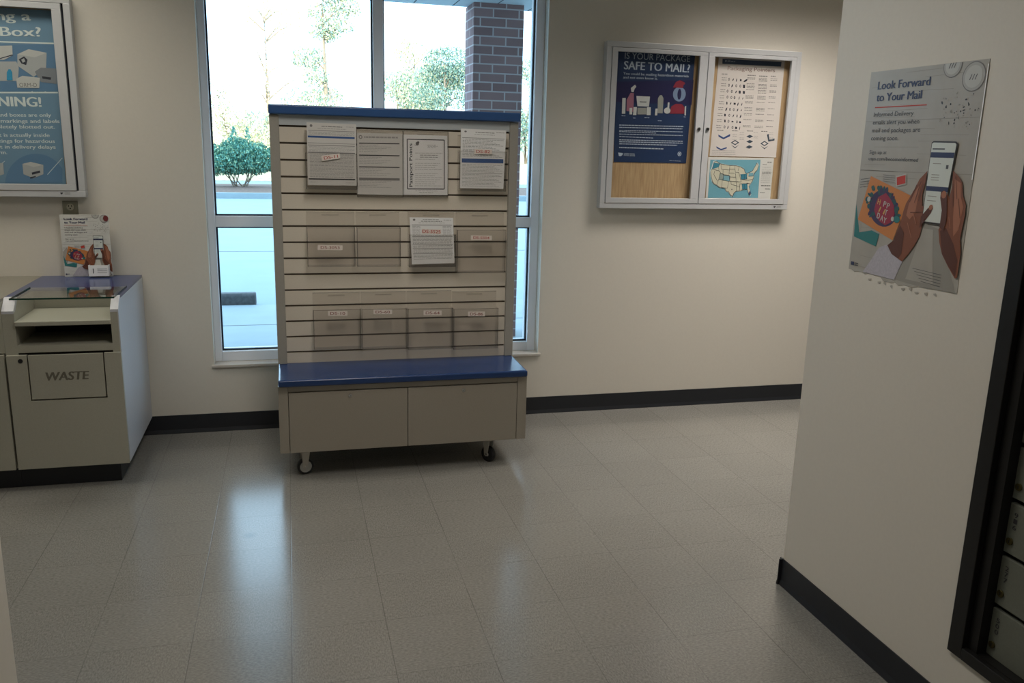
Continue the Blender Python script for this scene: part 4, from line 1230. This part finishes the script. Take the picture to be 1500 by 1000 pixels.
for r in range(9):
    yy = 400 + 97*r
    sl = -10*r
    for k in range(5):
        x = 300 + sl + 62*k + rnd.uniform(-8, 8); w_ = rnd.uniform(16, 34); h_ = rnd.uniform(20, 62)
        if r == 0 and k == 4: w_, h_ = 66, 52
        kind = rnd.randrange(3)
        y0 = yy + 8*k*0.6
        if kind == 0: sh.ppoly(k6([(x, y0-h_/2), (x+w_, y0-h_/2+4), (x+w_, y0+h_/2), (x, y0+h_/2)]), INKB, 2)
        elif kind == 1: sh.ppoly(k6([(x, y0+h_/2), (x+w_*.3, y0-h_*.1), (x+w_, y0-h_/2), (x+w_*.9, y0+h_*.1), (x+w_*.4, y0+h_/2)]), INKB, 2)
        else:
            sh.ell(sh.P(*k6([(x+w_/2, y0)])[0]), .0055, .008, INKB, 2, 10); sh.ell(sh.P(*k6([(x+w_/2, y0)])[0]), .0028, .005, PPINK, 3, 10)
    for j in range(2): sh.scribble(*k6([(190-11*r, yy-25+35*j), (270-11*r, yy-22+35*j)]), INK_G, .0028, 2, seed=r*3+j)
    for j in range((2, 4, 1, 3, 2, 3, 2, 1, 2)[r]): sh.scribble(*k6([(605-9*r, yy-25+22*j), (735-9*r, yy-21+22*j)]), INK_G, .0026, 2, seed=r*5+j)
    for j in range((3, 4, 3, 3, 1, 3, 1, 2, 2)[r]): sh.scribble(*k6([(795-9*r, yy-14+22*j), (930-9*r, yy-10+22*j)]), INK_G, .0026, 2, seed=r*7+j)
    for j in range((2, 2, 2, 2, 1, 1, 1, 1, 1)[r]): sh.scribble(*k6([(985-9*r, yy-6+22*j), (1095-9*r, yy-2+22*j)]), INK_G, .0026, 2, seed=r*9+j)
k7 = lambda pts: cr(1010, 50, .28, pts)
NB = mat('poster_box_blue', (58, 82, 136), 0.6); NB2 = mat('poster_box_slate', (70, 82, 96), 0.6)
sh.ppoly(k7([(150,525),(178,540),(212,522),(212,534),(178,550),(152,536)]), NB, 2)
sh.ppoly(k7([(140,587),(165,600),(195,590),(194,598),(166,607),(142,596)]), NB, 2)
for (x, y) in ((238,567),(392,572)):
    sh.ppoly(k7([(x-22,y),(x,y-14),(x+22,y),(x,y+14)]), NB2, 2); sh.ppoly(k7([(x-13,y),(x,y-8),(x+13,y),(x,y+8)]), PPINK, 3); sh.ppoly(k7([(x-22,y+10),(x,y+24),(x+20,y+12),(x,y+30)]), NB2, 2)
for (x, y) in ((315,535),(315,562),(312,590)): sh.ppoly(k7([(x-18,y),(x,y-9),(x+18,y-1),(x,y+9)]), NB2, 2)
sh.ppoly(k7([(405,525),(414,522),(418,552),(445,545),(444,556),(412,562)]), NB2, 2)
for i, (x, y) in enumerate(((145,502),(222,505),(300,506),(375,508))): sh.scribble(*k7([(x, y), (x+32, y+1)]), INK_G, .004, 2, seed=i)
for i in range(5):
    for x in (225, 262, 335, 415): 
        if (i + x) % 3: sh.scribble(*k7([(x, 515+9*i+ (50 if x in (335,415) else 0)*0), (x+22, 516+9*i)]), INK_L, .0022, 2, seed=i+x)
for i in range(3): sh.scribble(*k7([(118, 608+9*i), (240, 611+9*i)]), INK_L, .002, 2, seed=i)
sh.done('packaging_poster', 'pale Packaging Pointers chart hung above the map in the notice case', 'poster')

# map
PCREAM = mat('map_paper', (214, 210, 204), 0.6); SEA = mat('map_sea_blue', (112, 168, 184), 0.55); SEA2 = mat('map_wave_blue', (112, 174, 190), 0.55)
LAND = mat('map_land_cream', (206, 200, 178), 0.55); ST = mat('map_state_blue', (122, 168, 180), 0.55); STG = mat('map_state_grey', (150, 160, 152), 0.55)
ST3 = mat('map_state_teal', (60, 128, 148), 0.55); HALO = mat('map_coast_white', (214, 224, 222), 0.55)
sh = Sheet(1, YS-0.0012, 0.001)
sh.base([sh.P(1037.5, 229.8), sh.P(1133.8, 231.6), sh.P(1128, 293), sh.P(1033.5, 293)], PCREAM)
k8 = lambda pts: cr(1030, 220, .075, pts)
sh.ppoly(k8([(140,185),(1120,185),(1070,930),(90,930)]), SEA, 1)
for r in range(7):
    pp = [(130 + 40*i - 7*r, 690 + 36*r + 9*math.sin(i*1.9 + r)) for i in range(12 if r < 3 else 23)]
    for a, b in zip(pp, pp[1:]): sh.pline(*k8([a, b]), .0016, SEA2, 2)
for r in range(7):
    pp = [(940 + 28*i - 6*r, 330 + 70*r + 8*math.sin(i*1.9 + r)) for i in range(5)]
    for a, b in zip(pp, pp[1:]): sh.pline(*k8([a, b]), .0014, SEA2, 2)
usa = [(212,225),(262,215),(330,262),(520,298),(640,300),(735,325),(800,370),(815,430),(850,455),(905,430),(960,400),(985,360),(1020,300),(1045,250),(1080,300),(1050,390),(1010,430),(985,470),(985,510),(965,590),(920,660),(890,700),(915,790),(930,850),(905,885),(880,830),(860,765),(800,760),(715,795),(650,795),(600,830),(570,905),(530,870),(490,800),(455,805),(420,735),(330,730),(265,680),(215,660),(175,600),(155,500),(145,410),(175,350)]
cxm = sum(p[0] for p in usa)/len(usa); cym = sum(p[1] for p in usa)/len(usa)
sh.ppoly(k8([(cxm+(x-cxm)*1.03, cym+(y-cym)*1.04) for x, y in usa]), HALO, 3)
sh.ppoly(k8(usa), LAND, 4)
for i in range(len(usa)): sh.pline(*k8([usa[i], usa[(i+1) % len(usa)]]), .0022, INKB, 6)
sh.ppoly(k8([(325,450),(395,465),(395,590),(305,565)]), STG, 5); sh.ppoly(k8([(395,490),(520,500),(510,605),(390,590)]), ST, 5)
sh.ppoly(k8([(205,240),(330,262),(300,330),(175,370)]), ST3, 5); sh.ppoly(k8([(725,470),(850,460),(860,560),(740,570)]), ST3, 5)
sh.ppoly(k8([(750,660),(860,650),(865,760),(760,760)]), ST3, 5); sh.ppoly(k8([(890,440),(975,440),(980,500),(880,510)]), ST, 5)
bord = [((175,370),(305,400)),((305,400),(300,330)),((225,400),(205,470)),((205,470),(275,600)),((305,400),(335,430)),((335,430),(300,570)),((345,270),(350,370)),((350,370),(500,385)),((520,298),(500,470)),((385,380),(385,475)),((385,475),(500,485)),
 ((300,565),(500,605)),((395,480),(385,590)),((370,590),(360,725)),((265,680),(300,565)),((495,610),(470,740)),((360,725),(470,740)),((500,445),(610,445)),((515,370),(615,370)),((500,490),(520,610)),((520,520),(635,525)),((520,605),(640,605)),((540,610),(545,670)),((545,670),(645,690)),
 ((615,310),(625,430)),((625,430),(700,430)),((630,450),(640,600)),((640,605),(730,620)),((645,620),(650,790)),((650,700),(720,700)),((715,650),(705,790)),((690,430),(730,570)),((730,570),(740,620)),((715,655),(870,650)),((800,660),(800,755)),((700,330),(680,400)),((760,570),(860,580)),((860,460),(840,560)),((870,590),(965,560)),((880,510),(985,500)),((850,640),(920,655)),((395,470),(330,440)),((740,480),(740,570)),((800,470),(800,560)),((745,760),(860,765)),((520,500),(395,490)),((520,500),(515,605))]
for a, b in bord: sh.pline(*k8([a, b]), .0020, INKB, 6)
sh.ell(sh.P(*k8([(557,765)])[0]), .0035, .0035, INKB, 7, 8); sh.ell(sh.P(*k8([(905,830)])[0]), .006, .010, NB, 7, 10)
for i, (x0_, x1_, y, w_) in enumerate(((1255,1345,232,.005),(1160,1240,275,.003),(1150,1330,430,.002),(1150,1330,460,.002),(1130,1310,690,.006),(1210,1310,755,.005),(1110,1200,825,.004))): sh.scribble(*k8([(x0_, y), (x1_, y+3)]), INK_G, w_, 2, seed=i)
for i in range(9): sh.scribble(*k8([(1145-i*3, 330+38*i), (1320-i*3, 332+38*i)]), INK_L, .0018, 2, seed=i)
sh.done('map_poster', 'blue and cream map of the United States at the foot of the notice case', 'map')

# --- poster in the left-hand case
PB1 = mat('poster_mail_blue', (116, 148, 172), 0.4, noise=0.04, nscale=6); PB2 = mat('poster_mail_blue_dark', (98, 132, 164), 0.4)
PTX = mat('poster_mail_text', (220, 228, 226), 0.45); PTXS = mat('poster_text_shade', (46, 72, 104), 0.45)
YL = YW - 0.0145
sh = Sheet(1, YL, 0.001)
xr_t, xr_b = sh.P(78.5, 17).x, sh.P(96, 272).x
zt_, zb_ = 2.118, 1.312
sh.base([Vector((-0.575, YL, zt_)), Vector((-0.098, YL, zt_)), Vector((-0.104, YL, zb_)), Vector((-0.575, YL, zb_))], PB1)
k1 = lambda pts: cr(0, 0, .3, pts)
def rtext(s, x1, y, full_w_px, cap, m, l, bold, dy=0):
    """right end known; the start of the line lies beyond the frame"""
    b = k1([(x1, y)])[0]
    A = (b[0] - full_w_px, b[1] - dy)
    sh.ptext(s, A, b, cap, m, l, bold)
rtext('Reusing a', 150, 100, 122, 13.5, PTX, 3, .03, 1.5); rtext('Mail Box?', 202, 178, 124, 13.5, PTX, 3, .03, 1.5)
rtext('WARNING!', 202, 521, 118, 14, PTX, 3, .035, 2.0)
sh.pline(*k1([(30,205),(263,212)]), .006, PTX, 2); sh.pline(*k1([(-200,195),(30,205)]), .006, PTX, 2)
sh.pline(*k1([(-150,452),(283,452)]), .006, PTX, 2)
sh.ppoly(k1([(-220,215),(268,218),(284,445),(-220,445)]), PB2, 1)
for i, (s, x1, y, wpx) in enumerate((('packages and boxes are only', 250, 570, 118), ('sent if all markings and labels', 291, 600, 130), ('are completely blotted out.', 268, 628, 122),
        ('know what is actually inside', 243, 668, 118), ('Old markings for hazardous', 268, 697, 120), ('may result in delivery delays', 272, 726, 124), ('or harm.', 35, 752, 32))):
    rtext(s, x1, y, wpx, 5.2, PTX, 2, .02, 0.6)
BXW = mat('poster_box_white', (176, 178, 178), 0.5); BXS = mat('poster_box_shadow', (132, 136, 142), 0.5); BXT = mat('poster_box_top', (196, 196, 192), 0.5)
sh.ppoly(k1([(85,265),(140,240),(228,258),(225,330),(165,375),(85,320)]), BXW, 3); sh.ppoly(k1([(85,265),(140,240),(228,258),(170,280)]), BXT, 4); sh.ppoly(k1([(92,290),(118,275),(135,292),(128,318),(105,310)]), INKB, 5); sh.ppoly(k1([(104,292),(118,284),(124,300),(112,306)]), BXW, 6)
sh.ppoly(k1([(170,350),(200,330),(275,335),(278,410),(200,400)]), BXS, 4); sh.ppoly(k1([(205,372),(250,378),(248,390),(208,384)]), INKB, 5)
sh.ppoly(k1([(80,385),(110,370),(195,380),(192,430),(85,428)]), BXT, 5); sh.ptext('ORM-D', *k1([(96,424),(182,424)]), 5.5, INK_G, 6, .0)
sh.ppoly(k1([(-60,300),(80,300),(92,330),(88,395),(-60,395)]), BXW, 3); sh.ppoly(k1([(-60,225),(60,222),(62,270),(20,292),(-60,290)]), BXT, 4); sh.pline(*k1([(-20,292),(62,268)]), .004, INKB, 5)
CY = mat('poster_bottle_cyan', (60, 150, 190), 0.4)
sh.ppoly(k1([(34,352),(42,338),(52,338),(60,352),(62,392),(34,392)]), CY, 6)
for (cx_, rr_) in ((175, 150),): 
    pts = [(cx_ + rr_*math.cos(a*PI/18), 900 - 150*math.sin(a*PI/18)) for a in range(0, 19)]
    sh.ppoly(k1([(x if x < 305 else 305, y if y < 893 else 893) for x, y in pts]), PB2, 2)
sh.ppoly(k1([(110,800),(150,790),(212,805),(212,850),(165,870),(115,850)]), BXW, 4); sh.ppoly(k1([(110,800),(150,790),(212,805),(165,815)]), BXT, 5)
sh.ppoly(k1([(155,842),(195,832),(198,842),(158,853)]), INKB, 6); sh.ppoly(k1([(147,865),(175,858),(175,864),(149,872)]), INKB, 6)
sh.ppoly(k1([(-40,800),(16,795),(20,850),(-40,870)]), BXW, 4)
for a, b in (((232,852),(305,770)), ((-10,812),(24,786)), ((145,455),(160,445)), ((210,452),(225,446))): sh.pline(*k1([a, b]), .0022, PTX, 3)
sh.done('warning_poster', 'blue WARNING! poster about reusing a mail box, in the left notice case', 'poster')

# ------------------------------------------------------------------ mailboxes in the partition
mbx = empty('mailbox_bank', (PX, (MBY0+MBY1)/2, MBZ0), 'bank of grey post office boxes in a black frame on the right-hand wall', 'mailboxes')
m = MB(); fx0, fx1 = PX-0.012, PX+0.006
fo = 0.020   # frame overlaps the wall
y0, y1, z0, z1 = MBY0-fo, MBY1+fo+0.002, MBZ0-fo, MBZ1+fo
fwid = 0.048
m.box(fx0, fx1, y1-fwid, y1, z0, z1, BLACK); m.box(fx0, fx1, y0, y0+fwid, z0, z1, BLACK)
m.box(fx0, fx1, y0+fwid, y1-fwid, z0, z0+fwid*0.7, BLACK); m.box(fx0, fx1, y0+fwid, y1-fwid, z1-fwid, z1, BLACK)
m.build('frame', mbx, bevel=0.002)
BX = 2.706      # face of the doors
m = MB()
m.box(PX+0.006, BX+0.06, MBY1-0.028-0.03, MBY1-0.0005, MBZ0+0.001, MBZ1-0.001, BLACK)
m.box(PX+0.006, BX+0.06, MBY0+0.0005, MBY0+0.03, MBZ0+0.001, MBZ1-0.001, BLACK)
m.box(PX+0.006, BX+0.06, MBY0+0.03, MBY1-0.058, MBZ0+0.001, MBZ0+0.014, BLACK)
m.box(PX+0.006, BX+0.06, MBY0+0.03, MBY1-0.058, MBZ1-0.03, MBZ1-0.001, BLACK)
m.box(BX+0.02, BX+0.06, MBY0+0.03, MBY1-0.058, MBZ0+0.014, MBZ1-0.03, BLACK)
m.build('housing', mbx)
y_left = -1.858; rz0 = 0.276; pit = 0.1475; colw = 0.141
nums = {0: '500', 1: '277', 2: '916', 3: None}
for c in range(8):
    for r in range(9):
        ya = y_left - c*colw; yb_ = ya - colw + 0.008
        za = rz0 + r*pit; zb2 = za + pit - 0.013
        m = MB(); m.box(BX, BX+0.016, yb_, ya, za, zb2, BOXDOOR)
        if c == 0 and r == 0: first_door = None
        d = m.build('box_door', mbx, bevel=0.0015)
        if c < 2:
            m = MB()
            m.cyl((BX-0.004, ya-0.016, za+0.034), 0.0095, 0.006, BRASS, (1,0,0), 16)
            m.box(BX-0.0046, BX-0.003, ya-0.0175, ya-0.0145, za+0.030, za+0.038, DARK)
            sub(m, 'lock', d, mbx)
            if c == 0 and nums.get(r):
                sh = Sheet(0, BX-0.0006)
                for j, ch in enumerate(nums[r]):
                    zc = zb2 - 0.034 - 0.0165*j
                    sh.text(ch, Vector((BX-0.0006, ya-0.017, zc)), Vector((BX-0.0006, ya-0.0275, zc)), 0.0125, INK, 1, 0.02)
                sub(sh.mb, 'number', d, mbx)
